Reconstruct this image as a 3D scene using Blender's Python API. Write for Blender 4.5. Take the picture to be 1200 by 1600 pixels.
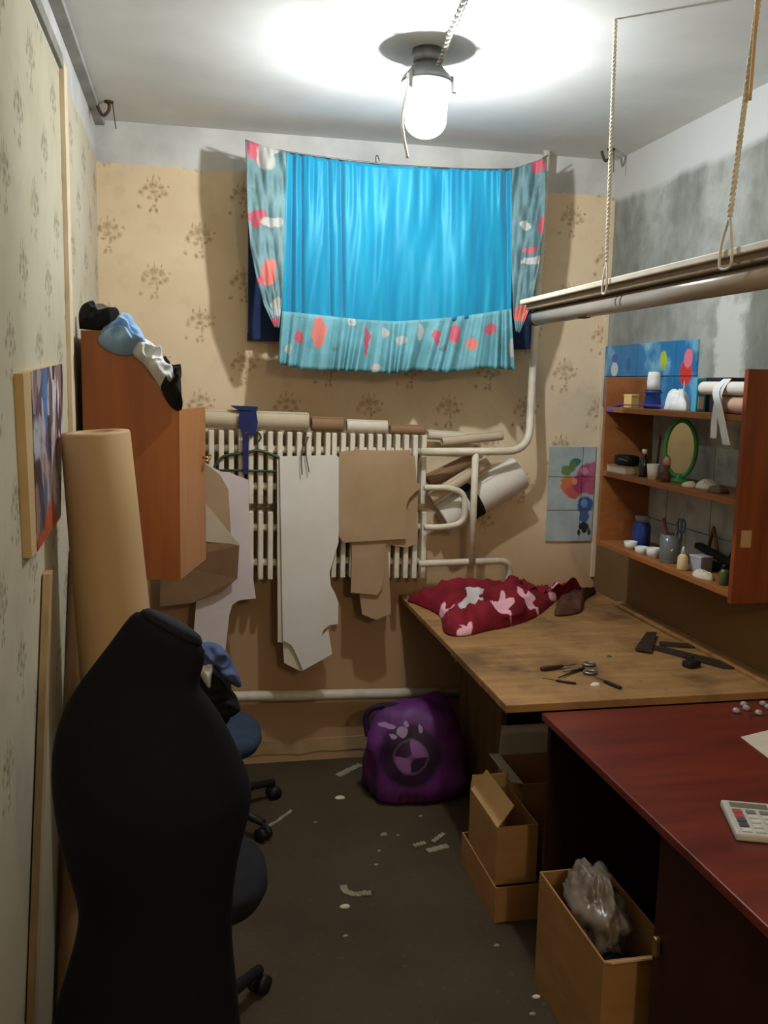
import bpy, bmesh, math, random
from math import sin, cos, pi, radians
from mathutils import Vector, Matrix, noise
SC = bpy.context.scene
for o in list(bpy.data.objects): bpy.data.objects.remove(o)
COL = SC.collection
random.seed(7)

# ------------------------------------------------------------------ camera
F = 1413.2; EYE = Vector((0, 0, 1.65))
yaw, pitch, roll = radians(12.05), radians(8.0), radians(-1.289)
fw = Vector((sin(yaw)*cos(pitch), cos(yaw)*cos(pitch), -sin(pitch)))
rt0 = Vector((cos(yaw), -sin(yaw), 0)); dn0 = fw.cross(rt0)
rt = rt0*cos(roll) + dn0*sin(roll); dn = dn0*cos(roll) - rt0*sin(roll)
cd = bpy.data.cameras.new('camera'); cam = bpy.data.objects.new('camera', cd); COL.objects.link(cam)
cam.matrix_world = Matrix.Translation(EYE) @ Matrix((rt, -dn, -fw)).transposed().to_4x4()
cd.sensor_fit = 'VERTICAL'; cd.sensor_height = 36; cd.lens = F*36/1600; cd.clip_start = 0.02
SC.camera = cam
# ------------------------------------------------------------------ world, exposure
w = bpy.data.worlds.new('world'); SC.world = w; w.use_nodes = True
w.node_tree.nodes['Background'].inputs[0].default_value = (0.05, 0.045, 0.04, 1)
w.node_tree.nodes['Background'].inputs[1].default_value = 0.2
vs = SC.view_settings; vs.view_transform = 'Standard'; vs.look = 'None'; vs.gamma = 1; vs.use_curve_mapping = False
vs.exposure = 0.08
LAMP_W = 84.0; ROOM2_W = 40.0
# room
YB, XL, XR, ZC, YN = 3.786, -0.355, 1.80, 2.63, -1.3
ZTB = .745
# lamp burning in the passage behind the photographer
l2 = bpy.data.lights.new('passage_light', 'POINT'); l2.energy = ROOM2_W; l2.color = (1, .80, .56); l2.shadow_soft_size = .07
lo = bpy.data.objects.new('passage_light', l2); COL.objects.link(lo); lo.location = (0.75, -0.8, 2.3)

# ------------------------------------------------------------------ pixel rays -> points on known planes
def ray(px, py): return rt*((px-600)/F) + dn*((py-800)/F) + fw
def at(px, py, i, v):
    r = ray(px, py); return EYE + r*((v-EYE[i])/r[i])
def PX(px, py, x): return at(px, py, 0, x)
def PY(px, py, y): return at(px, py, 1, y)
def PZ(px, py, z): return at(px, py, 2, z)

# ------------------------------------------------------------------ materials
def lin(c):
    f = lambda v: v/12.92 if v <= .04045 else ((v+.055)/1.055)**2.4
    return tuple(f(x/255) for x in c) + (1,)
class NT:
    def __init__(s, name, rough=.7, metal=0, spec=.3):
        s.m = bpy.data.materials.new(name); s.m.use_nodes = True; s.t = s.m.node_tree
        s.b = s.t.nodes['Principled BSDF']; s.b.inputs['Roughness'].default_value = rough
        s.b.inputs['Metallic'].default_value = metal; s.b.inputs['Specular IOR Level'].default_value = spec
    def n(s, typ, **k):
        d = s.t.nodes.new('ShaderNode'+typ)
        for a, v in k.items(): setattr(d, a, v)
        return d
    def put(s, sock, v):
        if v is None: return
        if isinstance(v, bpy.types.NodeSocket): s.t.links.new(v, sock)
        else: sock.default_value = v
    def math(s, op, a, b=None, c=None):
        d = s.n('Math', operation=op)
        for i, v in enumerate((a, b, c)): s.put(d.inputs[i], v)
        return d.outputs[0]
    def vm(s, op, a, b=None):
        d = s.n('VectorMath', operation=op); s.put(d.inputs[0], a); s.put(d.inputs[1], b)
        return d.outputs['Value'] if op in ('LENGTH', 'DOT_PRODUCT') else d.outputs[0]
    def pos(s): return s.n('NewGeometry').outputs['Position']
    def obj(s): return s.n('TexCoord').outputs['Object']
    def noise(s, v, scale, detail=3, rough=.55):
        d = s.n('TexNoise'); s.put(d.inputs['Vector'], v); d.inputs['Scale'].default_value = scale
        d.inputs['Detail'].default_value = detail; d.inputs['Roughness'].default_value = rough
        return d.outputs['Fac']
    def mapr(s, v, a, b, c=0, d=1):
        m = s.n('MapRange'); s.put(m.inputs[0], v)
        for i, x in enumerate((a, b, c, d)): m.inputs[i+1].default_value = x
        return m.outputs[0]
    def mix(s, f, a, b):
        m = s.n('Mix', data_type='RGBA'); s.put(m.inputs[0], f); s.put(m.inputs[6], a); s.put(m.inputs[7], b)
        return m.outputs[2]
    def bump(s, h, st=.3, dist=.01):
        b = s.n('Bump'); s.put(b.inputs['Height'], h); b.inputs['Strength'].default_value = st; b.inputs['Distance'].default_value = dist
        s.put(s.b.inputs['Normal'], b.outputs[0])
    def col(s, c): s.put(s.b.inputs['Base Color'], c)
MATS = {}
def M(name, c1, c2=None, scale=8, stretch=(1, 1, 1), rough=.7, metal=0, bump=0, spec=.3, detail=4):
    if name in MATS: return MATS[name]
    t = NT(name, rough, metal, spec)
    if c2 is None: c2 = tuple(x*.82 for x in c1)
    v = t.vm('MULTIPLY', t.obj(), stretch)
    n = t.noise(v, scale, detail)
    t.col(t.mix(t.mapr(n, .3, .7), lin(c1), lin(c2)))
    if bump: t.bump(n, bump)
    MATS[name] = t.m; return t.m
def ellipse_mask(t, uv, cx, cy, rx, ry, soft=.35):
    d = t.vm('LENGTH', t.vm('MULTIPLY', t.vm('SUBTRACT', uv, (cx, cy, 0)), (1/rx, 1/ry, 0)))
    return t.mapr(d, 1+soft*.3, 1-soft*.3)
def uvpos(t, axes, wob=.0, wscale=30):
    p = t.pos(); s = t.n('SeparateXYZ'); t.put(s.inputs[0], p)
    c = t.n('CombineXYZ'); t.put(c.inputs[0], s.outputs[axes[0]]); t.put(c.inputs[1], s.outputs[axes[1]])
    o = c.outputs[0]
    if wob:
        nn = t.n('TexNoise'); t.put(nn.inputs['Vector'], p); nn.inputs['Scale'].default_value = wscale
        o = t.vm('ADD', o, t.vm('MULTIPLY', t.vm('SUBTRACT', nn.outputs['Color'], (.5, .5, .5)), (wob, wob, 0)))
    return o, s
def painted(name, base, shapes, axes='XZ', wob=.008, wscale=30, rough=.6, vary=.12, spec=.3, cloud=None):
    """flat print: ellipses (u, v, ru, rv, colour) over a base colour"""
    t = NT(name, rough, 0, spec); uv, sp = uvpos(t, axes, wob, wscale)
    n = t.noise(t.pos(), 12)
    c = t.mix(t.mapr(n, .35, .7), lin(base), lin(tuple(x*(1-vary) for x in base)))
    if cloud: c = t.mix(t.mapr(t.noise(t.pos(), cloud[1], 5), .52, .68), c, lin(cloud[0]))
    for sh in shapes:
        (u, v, ru, rv, k) = sh[:5]
        if len(sh) == 5: c = t.mix(ellipse_mask(t, uv, u, v, ru, rv), c, lin(k)); continue
        d = t.vm('MULTIPLY', t.vm('SUBTRACT', uv, (u, v, 0)), (1/ru, 1/rv, 0)); sd = t.n('SeparateXYZ'); t.put(sd.inputs[0], d)
        an = t.math('ADD', t.math('ARCTAN2', sd.outputs[1], sd.outputs[0]), sh[5])
        ln = t.math('DIVIDE', t.vm('LENGTH', d), t.math('ADD', .72, t.math('MULTIPLY', t.math('COSINE', t.math('MULTIPLY', an, 5.0)), .28)))
        c = t.mix(t.mapr(ln, 1.06, .94), c, lin(k))
    t.col(c); MATS[name] = t.m; return t.m

def wallpaper(name, axes, z_top, z_plain, c_hi, c_lo, motif_c, c_plain=(176, 164, 138)):
    t = NT(name, .85, 0, .15); uv, sp = uvpos(t, axes, .02, 38)
    s2 = t.n('SeparateXYZ'); t.put(s2.inputs[0], uv); x, z = s2.outputs[0], s2.outputs[1]
    xs = t.math('ADD', x, 10.03); col = t.math('FLOOR', t.math('DIVIDE', xs, .175))
    lx = t.math('MULTIPLY', t.math('SUBTRACT', t.math('FRACT', t.math('DIVIDE', xs, .175)), .5), .175)
    zz = t.math('ADD', t.math('DIVIDE', t.math('ADD', z, .1), .33), t.math('MULTIPLY', t.math('MODULO', col, 2.0), .5))
    lz = t.math('MULTIPLY', t.math('SUBTRACT', t.math('FRACT', zz), .5), .33)
    c = t.n('CombineXYZ'); t.put(c.inputs[0], lx); t.put(c.inputs[1], lz); L = c.outputs[0]
    mot = None
    for (a, b, ra, rb) in [(.0, .035, .021, .02), (-.036, .022, .015, .014), (.036, .028, .014, .016), (.052, -.004, .015, .012),
                           (-.055, -.002, .012, .015), (.0, .0, .018, .012), (.012, -.03, .006, .022), (-.016, -.024, .012, .008),
                           (.03, -.018, .01, .009), (.006, -.066, .012, .006), (-.012, -.088, .008, .012), (.012, -.086, .008, .012),
                           (-.066, -.075, .010, .010), (.0, .07, .004, .014), (-.03, .058, .004, .012), (.03, .064, .004, .01), (.07, .03, .006, .006)]:
        m = ellipse_mask(t, L, a*.82, b*.8, ra*.8, rb*.8, 1.8); mot = m if mot is None else t.math('MAXIMUM', mot, m)
    fine = t.noise(t.pos(), 70, 3); mot = t.math('MULTIPLY', mot, t.mapr(fine, .3, .62, .15, .8))
    big = t.noise(t.pos(), 1.6, 5, .6)
    base = t.mix(t.mapr(big, .35, .7), lin(c_hi), lin(c_lo))
    base = t.mix(t.mapr(t.noise(t.pos(), 9, 4), .55, .8, 0, .35), base, lin(tuple(v*.8 for v in c_lo)))
    edge = t.math('ADD', z, t.mapr(t.noise(t.pos(), 3), 0, 1, -.02, .02))
    mot = t.math('MULTIPLY', mot, t.mapr(edge, z_plain, z_plain+.08))
    base = t.mix(mot, base, lin(motif_c))
    low = t.mapr(edge, z_plain-.25, z_plain+.1); base = t.mix(low, lin(c_plain), base)
    white = t.mix(t.mapr(t.noise(t.pos(), 5, 5), .35, .75), lin((205, 205, 200)), lin((172, 172, 168)))
    base = t.mix(t.mapr(edge, z_top-.004, z_top+.004), base, white)
    t.col(base); t.bump(t.noise(t.pos(), 40, 4), .12, .004); return t.m

# ------------------------------------------------------------------ mesh helpers
def wloc(o):
    v = Vector((0, 0, 0))
    while o is not None: v += o.location; o = o.parent
    return v
class B:
    """collects shapes in world coordinates; done() links them as one mesh object"""
    def __init__(s): s.b = bmesh.new()
    def box(s, x0, x1, y0, y1, z0, z1, bev=0, mat=None):
        r = bmesh.ops.create_cube(s.b, size=1); vs = r['verts']
        for v in vs: v.co = Vector(((x0+x1)/2+v.co.x*(x1-x0), (y0+y1)/2+v.co.y*(y1-y0), (z0+z1)/2+v.co.z*(z1-z0)))
        if bev:
            es = list({e for v in vs for e in v.link_edges})
            r2 = bmesh.ops.bevel(s.b, geom=es, offset=bev, segments=2, affect='EDGES', profile=.5)
            vs = list({v for f in r2['faces'] for v in f.verts} | {v for v in vs if v.is_valid})
        if mat is not None: bmesh.ops.transform(s.b, matrix=mat, verts=vs)
        return s
    def obox(s, c, d, bev=0, rz=0, rx=0, ry=0):
        return s.box(-d[0]/2, d[0]/2, -d[1]/2, d[1]/2, -d[2]/2, d[2]/2, bev,
                     Matrix.Translation(c) @ Matrix.Rotation(rz, 4, 'Z') @ Matrix.Rotation(ry, 4, 'Y') @ Matrix.Rotation(rx, 4, 'X'))
    def rings(s, rings, cap=True, closed=True):
        L = [[s.b.verts.new(p) for p in r] for r in rings]; n = len(L[0])
        for a, b in zip(L, L[1:]):
            for i in range(n if closed else n-1):
                j = (i+1) % n; s.b.faces.new((a[i], a[j], b[j], b[i]))
        if cap and closed:
            s.b.faces.new(L[0][::-1]); s.b.faces.new(L[-1])
        return s
    def tube(s, pts, r, n=10, cap=True):
        pts = [Vector(p) for p in pts]; R = []; prev = None
        for i, p in enumerate(pts):
            d = (pts[min(i+1, len(pts)-1)]-pts[max(i-1, 0)]).normalized()
            if prev is None:
                u = d.orthogonal().normalized()
            else: u = (prev - d*prev.dot(d)).normalized()
            prev = u; v = d.cross(u); rr = r[i] if isinstance(r, (list, tuple)) else r
            R.append([p+(u*cos(2*pi*k/n)+v*sin(2*pi*k/n))*rr for k in range(n)])
        return s.rings(R, cap)
    def lathe(s, prof, c, n=24, mat=None):
        m = mat or Matrix.Identity(4); c = Vector(c); R = []
        for (r, z) in prof: R.append([c + m @ Vector((max(r, .0004)*cos(2*pi*k/n), max(r, .0004)*sin(2*pi*k/n), z)) for k in range(n)])
        return s.rings(R)
    def prism(s, pts, off):
        """polygon (3-D points) given thickness by the vector off"""
        off = Vector(off); a = [s.b.verts.new(p) for p in pts]; b = [s.b.verts.new(Vector(p)+off) for p in pts]; n = len(a)
        s.b.faces.new(a); s.b.faces.new(b[::-1])
        for i in range(n): s.b.faces.new((a[i], b[i], b[(i+1) % n], a[(i+1) % n]))
        return s
    def grid(s, fn, nu, nv):
        g = [[s.b.verts.new(fn(i/nu, j/nv)) for i in range(nu+1)] for j in range(nv+1)]
        for j in range(nv):
            for i in range(nu): s.b.faces.new((g[j][i], g[j][i+1], g[j+1][i+1], g[j+1][i]))
        return s
    def done(s, name, mat, parent=None, smooth=False, solid=0, sub=0):
        bmesh.ops.recalc_face_normals(s.b, faces=s.b.faces)
        if parent is None:
            cs = [v.co for v in s.b.verts]
            base = Vector(((min(c.x for c in cs)+max(c.x for c in cs))/2, (min(c.y for c in cs)+max(c.y for c in cs))/2, min(c.z for c in cs)))
        else: base = wloc(parent)
        for v in s.b.verts: v.co -= base
        me = bpy.data.meshes.new(name); s.b.to_mesh(me); s.b.free()
        if smooth: me.polygons.foreach_set('use_smooth', [True]*len(me.polygons))
        me.materials.append(mat); o = bpy.data.objects.new(name, me); COL.objects.link(o)
        if parent is None: o.location = base
        else: o.parent = parent
        if sub: m = o.modifiers.new('sub', 'SUBSURF'); m.levels = m.render_levels = sub
        if solid: m = o.modifiers.new('solid', 'SOLIDIFY'); m.thickness = solid; m.offset = 0
        return o
def tag(o, label, cat, group=None):
    o['label'] = label; o['category'] = cat
    if group: o['group'] = group
    return o
def thing(name, label, cat, loc, group=None):
    o = bpy.data.objects.new(name, None); COL.objects.link(o); o.location = loc; o.empty_display_size = .05
    return tag(o, label, cat, group)
def struct(o): o['kind'] = 'structure'; return o
def interp(L, t):
    t = min(max(t, 0), 1)*(len(L)-1); i = min(int(t), len(L)-2); f = t-i
    return tuple(a+(b-a)*f for a, b in zip(L[i], L[i+1]))
def smooth_path(pts, k=6):
    pts = [Vector(p) for p in pts]; o = []
    for i in range(len(pts)-1):
        p0 = pts[max(i-1, 0)]; p1 = pts[i]; p2 = pts[i+1]; p3 = pts[min(i+2, len(pts)-1)]
        for j in range(k):
            t = j/k
            o.append(.5*((2*p1)+(p2-p0)*t+(2*p0-5*p1+4*p2-p3)*t*t+(3*p1-p0-3*p2+p3)*t**3))
    return o+[pts[-1]]
def bend(pts, r=.06, k=6):
    """pipe path with rounded corners"""
    pts = [Vector(p) for p in pts]; o = [pts[0]]
    for a, b, c in zip(pts, pts[1:], pts[2:]):
        d1 = (a-b); d2 = (c-b); q = min(r, d1.length*.49, d2.length*.49); s = b+d1.normalized()*q; e = b+d2.normalized()*q
        for j in range(k+1):
            t = j/k; o.append(s*(1-t)**2+b*2*t*(1-t)+e*t*t)
    return o+[pts[-1]]
def heap(name, outline, normal, h, mat, seed, parent=None, fold=.5, fs=9, rings=16, seg=72, thick=.006):
    """crumpled cloth: a closed outline with a folded, bulging front"""
    nrm = Vector(normal).normalized(); P = [Vector(p) for p in outline]; c = sum(P, Vector())/len(P); n = len(P)
    cl = smooth_path(P+[P[0]], 6)[:-1]; b = B(); R = []
    for j in range(rings+1):
        t = 1-j/rings; row = []
        for k in range(seg):
            q = k/seg*len(cl); i = int(q); f = q-i; e = cl[i % len(cl)].lerp(cl[(i+1) % len(cl)], f)
            p = c.lerp(e, max(t, .004)); s = Vector((seed*3.1, seed*1.7, 0))
            nz = noise.noise(p*fs+s); n2 = 1-abs(noise.noise(p*fs*1.7+s*2))*2.2
            hh = h*(max(0, 1-t**3))**.6*(.62+fold*.55*nz+fold*.5*n2*.6)
            row.append(p+nrm*(max(hh, .0)+thick)+ (noise.noise_vector(p*fs*1.3+s)*h*.18 if t < .95 else Vector()))
        R.append(row)
    base = [[p-nrm*thick for p in R[0]]]
    b.rings(base+R); return b.done(name, mat, parent, smooth=True)
def sheet(name, px, y, mat, parent=None, th=.003, tilt=0.0):
    """paper pattern: pixel outline on the plane y, real thickness"""
    pts = [PY(a, c, y) for a, c in px]
    if tilt:
        z0 = max(p.z for p in pts); pts = [p+Vector((0, -(z0-p.z)*tilt, 0)) for p in pts]
    return B().prism(pts, (0, th, 0)).done(name, mat, parent)

# ------------------------------------------------------------------ setting
m_floor = NT('floor_dark', .75, 0, .25)
n1 = m_floor.noise(m_floor.pos(), 2.2, 5); n2 = m_floor.noise(m_floor.pos(), 45, 3)
m_floor.col(m_floor.mix(m_floor.mapr(n2, .62, .75, 0, .35), m_floor.mix(m_floor.mapr(n1, .3, .7), lin((78, 66, 47)), lin((62, 53, 38))), lin((105, 98, 80))))
m_floor.bump(n2, .15, .003)
m_ceil = M('ceiling_whitewash', (226, 228, 224), (205, 207, 203), 2.0, rough=.9, bump=.05)
m_wpb = wallpaper('wallpaper_back', 'XZ', 2.475, .98, (228, 210, 178), (212, 188, 152), (152, 118, 82), (180, 146, 110))
m_wpl = wallpaper('wallpaper_left', 'YZ', 2.50, .75, (200, 194, 170), (184, 176, 150), (122, 106, 80))
t = NT('concrete_wall', .9, 0, .15)
nb = t.noise(t.vm('MULTIPLY', t.pos(), (1, 1, .45)), 3.2, 6, .6); nf = t.noise(t.pos(), 14, 5)
c = t.mix(t.mapr(nb, .3, .62), lin((116, 120, 112)), lin((166, 170, 164))); c = t.mix(t.mapr(nf, .4, .75, 0, .45), c, lin((96, 98, 90)))
sp = t.n('SeparateXYZ'); t.put(sp.inputs[0], t.pos())
zz = t.math('ADD', sp.outputs[2], t.mapr(nb, 0, 1, -.03, .03))
putty = t.math('MULTIPLY', t.mapr(t.math('ABSOLUTE', t.math('SUBTRACT', t.math('ADD', sp.outputs[1], t.mapr(nf, 0, 1, -.08, .08)), 2.83)), .10, .06), t.mapr(t.math('ADD', zz, t.mapr(nf, 0, 1, -.08, .08)), 2.02, 1.96))
c = t.mix(t.math('MULTIPLY', putty, .8), c, lin((196, 200, 194)))
c = t.mix(t.mapr(zz, 1.16, 1.02), c, lin((120, 96, 64)))
c = t.mix(t.mapr(zz, 2.44, 2.47), c, lin((190, 192, 188)))
t.col(c); t.bump(nf, .3, .006); m_conc = t.m
m_white_paint = M('white_paint', (222, 214, 196), (196, 186, 164), 14, rough=.45)
m_cream = M('cream_strip', (228, 212, 184), (210, 192, 160), 10, rough=.6)

struct(B().box(XL-.1, XR+.1, YN-.1, YB+.1, -.1, 0).done('floor', m_floor.m))
struct(B().box(XL-.1, XR+.1, YN-.1, YB+.1, ZC, ZC+.1).done('ceiling', m_ceil))
wb = struct(B().box(XL-.1, XR+.1, YB, YB+.1, 0, ZC).done('wall_back', m_wpb))
wl = struct(B().box(XL-.1, XL, YN, YB, 0, ZC).done('wall_left', m_wpl))
wr = struct(B().box(XR, XR+.1, YN, YB, 0, ZC).done('wall_right', m_conc))
# wall behind the photographer, with the doorway
wn = B().box(XL-.1, -.32, YN-.1, YN, 0, ZC).box(.62, XR+.1, YN-.1, YN, 0, ZC).box(-.32, .62, YN-.1, YN, 2.1, ZC)
struct(wn.done('wall_near', m_wpl))
# grey strip at the top of the wallpapered left wall, wooden batten, corner strip, ceiling stripe
m_grey = M('grey_strip', (150, 150, 140), rough=.8)
struct(B().box(XL, XL+.012, YN, 2.79, 2.50, 2.535, .002).done('trim_1', m_grey))
struct(B().box(XL, XL+.014, 2.79, 2.85, 0.3, 2.52, .002).done('trim_2', m_cream))
struct(B().box(XR-.02, XR, YB-.012, YB, .8, 2.46, .002).done('trim_3', m_cream))
struct(B().box(XL, XL+.035, YN, YB, ZC-.02, ZC, .002).done('trim_4', M('dirty_plaster', (165, 165, 158), rough=.9)))
bb = B()   # torn lower edge of the wallpaper
random.seed(3); xs = [XL+i*(XR-XL)/40 for i in range(41)]
bb.prism([Vector((x, YB-.004, .035+random.uniform(-.008, .012))) for x in xs]+[Vector((XR, YB-.004, .10)), Vector((XL, YB-.004, .10))], (0, .004, 0))
struct(bb.done('baseboard_back', M('torn_paper', (186, 160, 120), (160, 130, 92), 6, rough=.9)))

# white ceramic tiles on the right wall behind the shelf unit
m_tile = painted('white_tile', (186, 196, 198), [], 'YZ', 0, rough=.35, vary=.12, cloud=((150, 162, 172), 16))
TY = [3.775-.153*i for i in range(11)]
for r in range(3):
    z1 = 1.46-r*.157
    for i in range(10):
        d = random.uniform(0, .0015)
        B().box(XR-.009-d, XR, TY[i+1]+.002, TY[i]-.002, z1-.154, z1, .0015).done('tile', m_tile, wr)

# ------------------------------------------------------------------ ceiling lamp
lc = PZ(668, 78, ZC); LX, LY = lc.x, lc.y
JB = PY(668, 217, LY).z; JT = PY(668, 128, LY).z
m_cap = M('lamp_grey_metal', (120, 122, 120), (92, 94, 92), 20, rough=.5, metal=.3)
lamp = thing('ceiling_lamp', 'glowing jar-shaped ceiling lamp with grey metal cap', 'lamp', (LX, LY, JB))
hj = JT-JB; rj = .062
t = NT('lit_frosted_glass'); em = t.n('Emission'); em.inputs[0].default_value = (.93, .98, 1, 1); em.inputs[1].default_value = 5.0
tr = t.n('BsdfTransparent'); ad = t.n('MixShader'); ad.inputs[0].default_value = .45
t.put(ad.inputs[1], em.outputs[0]); t.put(ad.inputs[2], tr.outputs[0]); t.put(t.t.nodes['Material Output'].inputs[0], ad.outputs[0])
prof = [(.004, JB)]+[(rj*sin(a*pi/2/8), JB+.05-.05*cos(a*pi/2/8)) for a in range(1, 9)]+[(rj+.004, JT-.03), (rj, JT)]
B().lathe([(r, z-JB) for r, z in prof], (LX, LY, JB), 32).done('glass_jar', t.m, lamp, True)
B().lathe([(.074, -.006), (.076, .0), (.072, .012), (.05, .035), (.034, .055), (.03, ZC-JT-.045), (.045, ZC-JT-.03), (.045, ZC-JT)], (LX, LY, JT), 32).done('cap', m_cap, lamp, True)
for k in range(3):
    a = radians(100+120*k); x, y = LX+.076*cos(a), LY+.076*sin(a)
    B().obox((x, y, JT-.012), (.008, .012, .05), .001, a).obox((x+.006*cos(a), y+.006*sin(a), JT-.035), (.012, .008, .008), .001, a).done('clamp', m_cap, lamp)
pl = bpy.data.lights.new('lamp_bulb_light', 'POINT'); pl.energy = LAMP_W; pl.color = (.95, .97, 1.0); pl.shadow_soft_size = .022
po = bpy.data.objects.new('lamp_bulb_light', pl); COL.objects.link(po); po.location = (LX, LY, JT-.075)
m_cord = M('white_cord', (214, 210, 196), rough=.6)
def twisted(pts, r, turns, strands=2, n=6):
    b = B(); pts = smooth_path(pts, 24) if len(pts) > 2 else [Vector(pts[0]).lerp(Vector(pts[1]), i/110) for i in range(111)]
    for k in range(strands):
        q = []
        for i, p in enumerate(pts):
            d = (pts[min(i+1, len(pts)-1)]-pts[max(i-1, 0)]).normalized(); u = d.cross(Vector((.3, .9, .2))).normalized(); v = d.cross(u)
            a = 2*pi*(turns*i/len(pts)+k/strands); q.append(p+(u*cos(a)+v*sin(a))*r*.75)
        b.tube(q, r*.85, n)
    return b
p1 = PZ(740, -30, ZC-.012); p2 = PZ(705, 50, ZC-.012); p3 = Vector((LX+.02, LY-.03, ZC-.06)); p4 = Vector((LX+.005, LY-.02, JT+.08))
tag(twisted([p1, p2, p3, p4], .006, 16).done('twisted_cable', M('old_cable', (150, 150, 140), (110, 108, 100), 40), None, True), 'twisted grey cable running along the ceiling to the lit lamp', 'cable')
lt = [PY(634, 150, LY-.07), PY(628, 185, LY-.075), PY(631, 215, LY-.075), PY(637, 247, LY-.07)]
tag(B().tube([Vector((LX-.07, LY-.06, JT))]+smooth_path(lt, 5), .004, 6).done('loose_wire', m_cord, None, True), 'loose white wire end dangling beside the lit lamp', 'wire')

# ------------------------------------------------------------------ curtain in front of the basement window
YC = YB-.23
t = NT('turquoise_satin', .42, 0, .4); t.b.inputs['Specular Tint'].default_value = (.35, .85, 1, 1); t.b.inputs['Sheen Weight'].default_value = .3
n = t.noise(t.vm('MULTIPLY', t.pos(), (6, 1, .6)), 5, 3)
t.col(t.mix(t.mapr(n, .3, .7), lin((32, 150, 184)), lin((22, 126, 168)))); m_satin = t.m
def flowers(lst, y, col):
    r = []
    for (a, b, ra, rb, k) in lst:
        p = PY(a, b, y); r.append((p.x, p.z, ra/372, rb/372, k))
    return r
PK, CO, CR, GR = (188, 92, 106), (204, 116, 104), (176, 178, 172), (96, 128, 122)
m_ruf = painted('floral_ruffle', (108, 168, 178), flowers([(497, 520, 10, 22, CO), (466, 528, 6, 10, PK), (572, 535, 5, 22, PK), (549, 502, 6, 5, CR), (680, 527, 6, 12, PK), (708, 522, 9, 14, PK),
     (735, 540, 9, 9, CO), (763, 516, 8, 10, PK), (797, 545, 6, 14, CR), (625, 532, 9, 6, CR), (585, 575, 8, 6, CR), (655, 520, 5, 12, CR), (600, 520, 6, 8, CR), (520, 545, 5, 4, GR), (690, 545, 6, 4, GR), (450, 545, 5, 8, CR)], YC, 0), 'XZ', .035, 26, vary=.16)
m_dl = painted('floral_drape_left', (116, 152, 156), flowers([(400, 236, 14, 16, PK), (415, 246, 12, 18, CR), (428, 232, 8, 10, CR), (402, 344, 14, 11, PK), (424, 350, 14, 7, CR), (420, 428, 10, 18, CO), (432, 480, 8, 14, CR), (405, 440, 6, 6, PK), (398, 300, 6, 4, GR), (425, 505, 8, 6, PK)], YC, 0), 'XZ', .045, 22, vary=.2)
m_dr = painted('floral_drape_right', (104, 140, 146), flowers([(838, 262, 12, 10, PK), (846, 352, 9, 14, PK), (822, 392, 12, 5, PK), (828, 410, 18, 6, CR), (815, 355, 7, 8, CR), (810, 490, 12, 14, CO), (840, 300, 6, 4, GR), (822, 500, 5, 8, PK)], YC, 0), 'XZ', .045, 22, vary=.2)
def drape(name, top, bot, y, fold, mat, parent=None, nu=140, nv=36, solid=.0015):
    def fn(u, v):
        a = interp(top, u); b = interp(bot, u); px = a[0]+(b[0]-a[0])*v; py = a[1]+(b[1]-a[1])*v
        return PY(px, py, y-fold(u, v))
    return B().grid(fn, nu, nv).done(name, mat, parent, True, solid)
def N1(x, s=0): return noise.noise(Vector((x, s, 0)))
def fold_satin(u, v):
    g = max(0, 1-v*2.2); q = .012*N1(u*40, 3)*(.06+.94*g)+.014*N1(u*15+v*.8, 5+v*.9)*(.4+.5*v)+.03*N1(u*7+v*.5, 9+v*.4)*v+.004*N1(u*30+v*2, 14+v*2)
    for c0, wd, d in ((.03, .012, .02), (.075, .010, .018), (.20, .012, .02), (.255, .009, .02), (.97, .012, .015), (.55, .03, -.01), (.66, .03, .008), (.40, .02, .006)):
        q += -d*math.exp(-((u-c0-.01*v)/wd)**2)
    return q
ctop = PY(620, 258, YC)
cur = thing('curtain', 'turquoise satin curtain panel with a floral ruffle along its hem', 'curtain', (PY(620, 585, YC)))
drape('satin_panel', [(447, 238), (500, 246), (560, 254), (620, 259), (690, 262), (750, 264), (801, 265)], [(440, 492), (500, 498), (560, 505), (620, 507), (690, 502), (750, 496), (799, 488)], YC, fold_satin, m_satin, cur, 220, 40)
def fold_ruf(u, v): return .012+.012*v+(.006+.019*v)*sin(2*pi*(17*u+1.3*N1(u*6, 3)))*(.55+.9*abs(N1(u*9, 8)))+(.003+.004*v)*N1(u*70, 4)+.03*v*N1(u*9, 7)
drape('ruffle', [(440, 486), (500, 492), (560, 499), (620, 502), (690, 497), (750, 490), (799, 482)], [(434, 568), (470, 577), (520, 579), (560, 581), (612, 584), (650, 578), (700, 582), (750, 575), (804, 578)], YC-.004, fold_ruf, m_ruf, cur, 300, 14)
def fold_l(u, v): return .012+.03*v+.02*N1(u*4+v*3, 1)+.018*N1(u*6-v*5, 4)+.02*v*N1(v*4, 8)
def drape2(name, left, right, y, fold, mat, nu=40, nv=50):
    def fn(u, v):
        a = interp(left, v); b = interp(right, v); return PY(a[0]+(b[0]-a[0])*u, a[1]+(b[1]-a[1])*u, y-fold(u, v))
    return B().grid(fn, nu, nv).done(name, mat, None, True, .0015)
dl = drape2('side_drape', [(383, 219), (385, 270), (387, 330), (391, 385), (401, 435), (412, 475), (429, 511)], [(448, 238), (447, 280), (446, 330), (445, 385), (443, 435), (440, 475), (436, 512)], YC-.012, fold_l, m_dl)
tag(dl, 'floral side drape of the turquoise curtain, on the wooden cabinet side', 'curtain')
dr = drape2('side_drape', [(799, 264), (799, 320), (799, 380), (800, 440), (802, 490), (806, 518)], [(854, 246), (853, 300), (850, 350), (843, 410), (834, 465), (812, 520)], YC-.012, lambda u, v: fold_l(1-u, v)*.9, m_dr)
tag(dr, 'floral side drape of the turquoise curtain, beside the white riser pipe', 'curtain')
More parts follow.
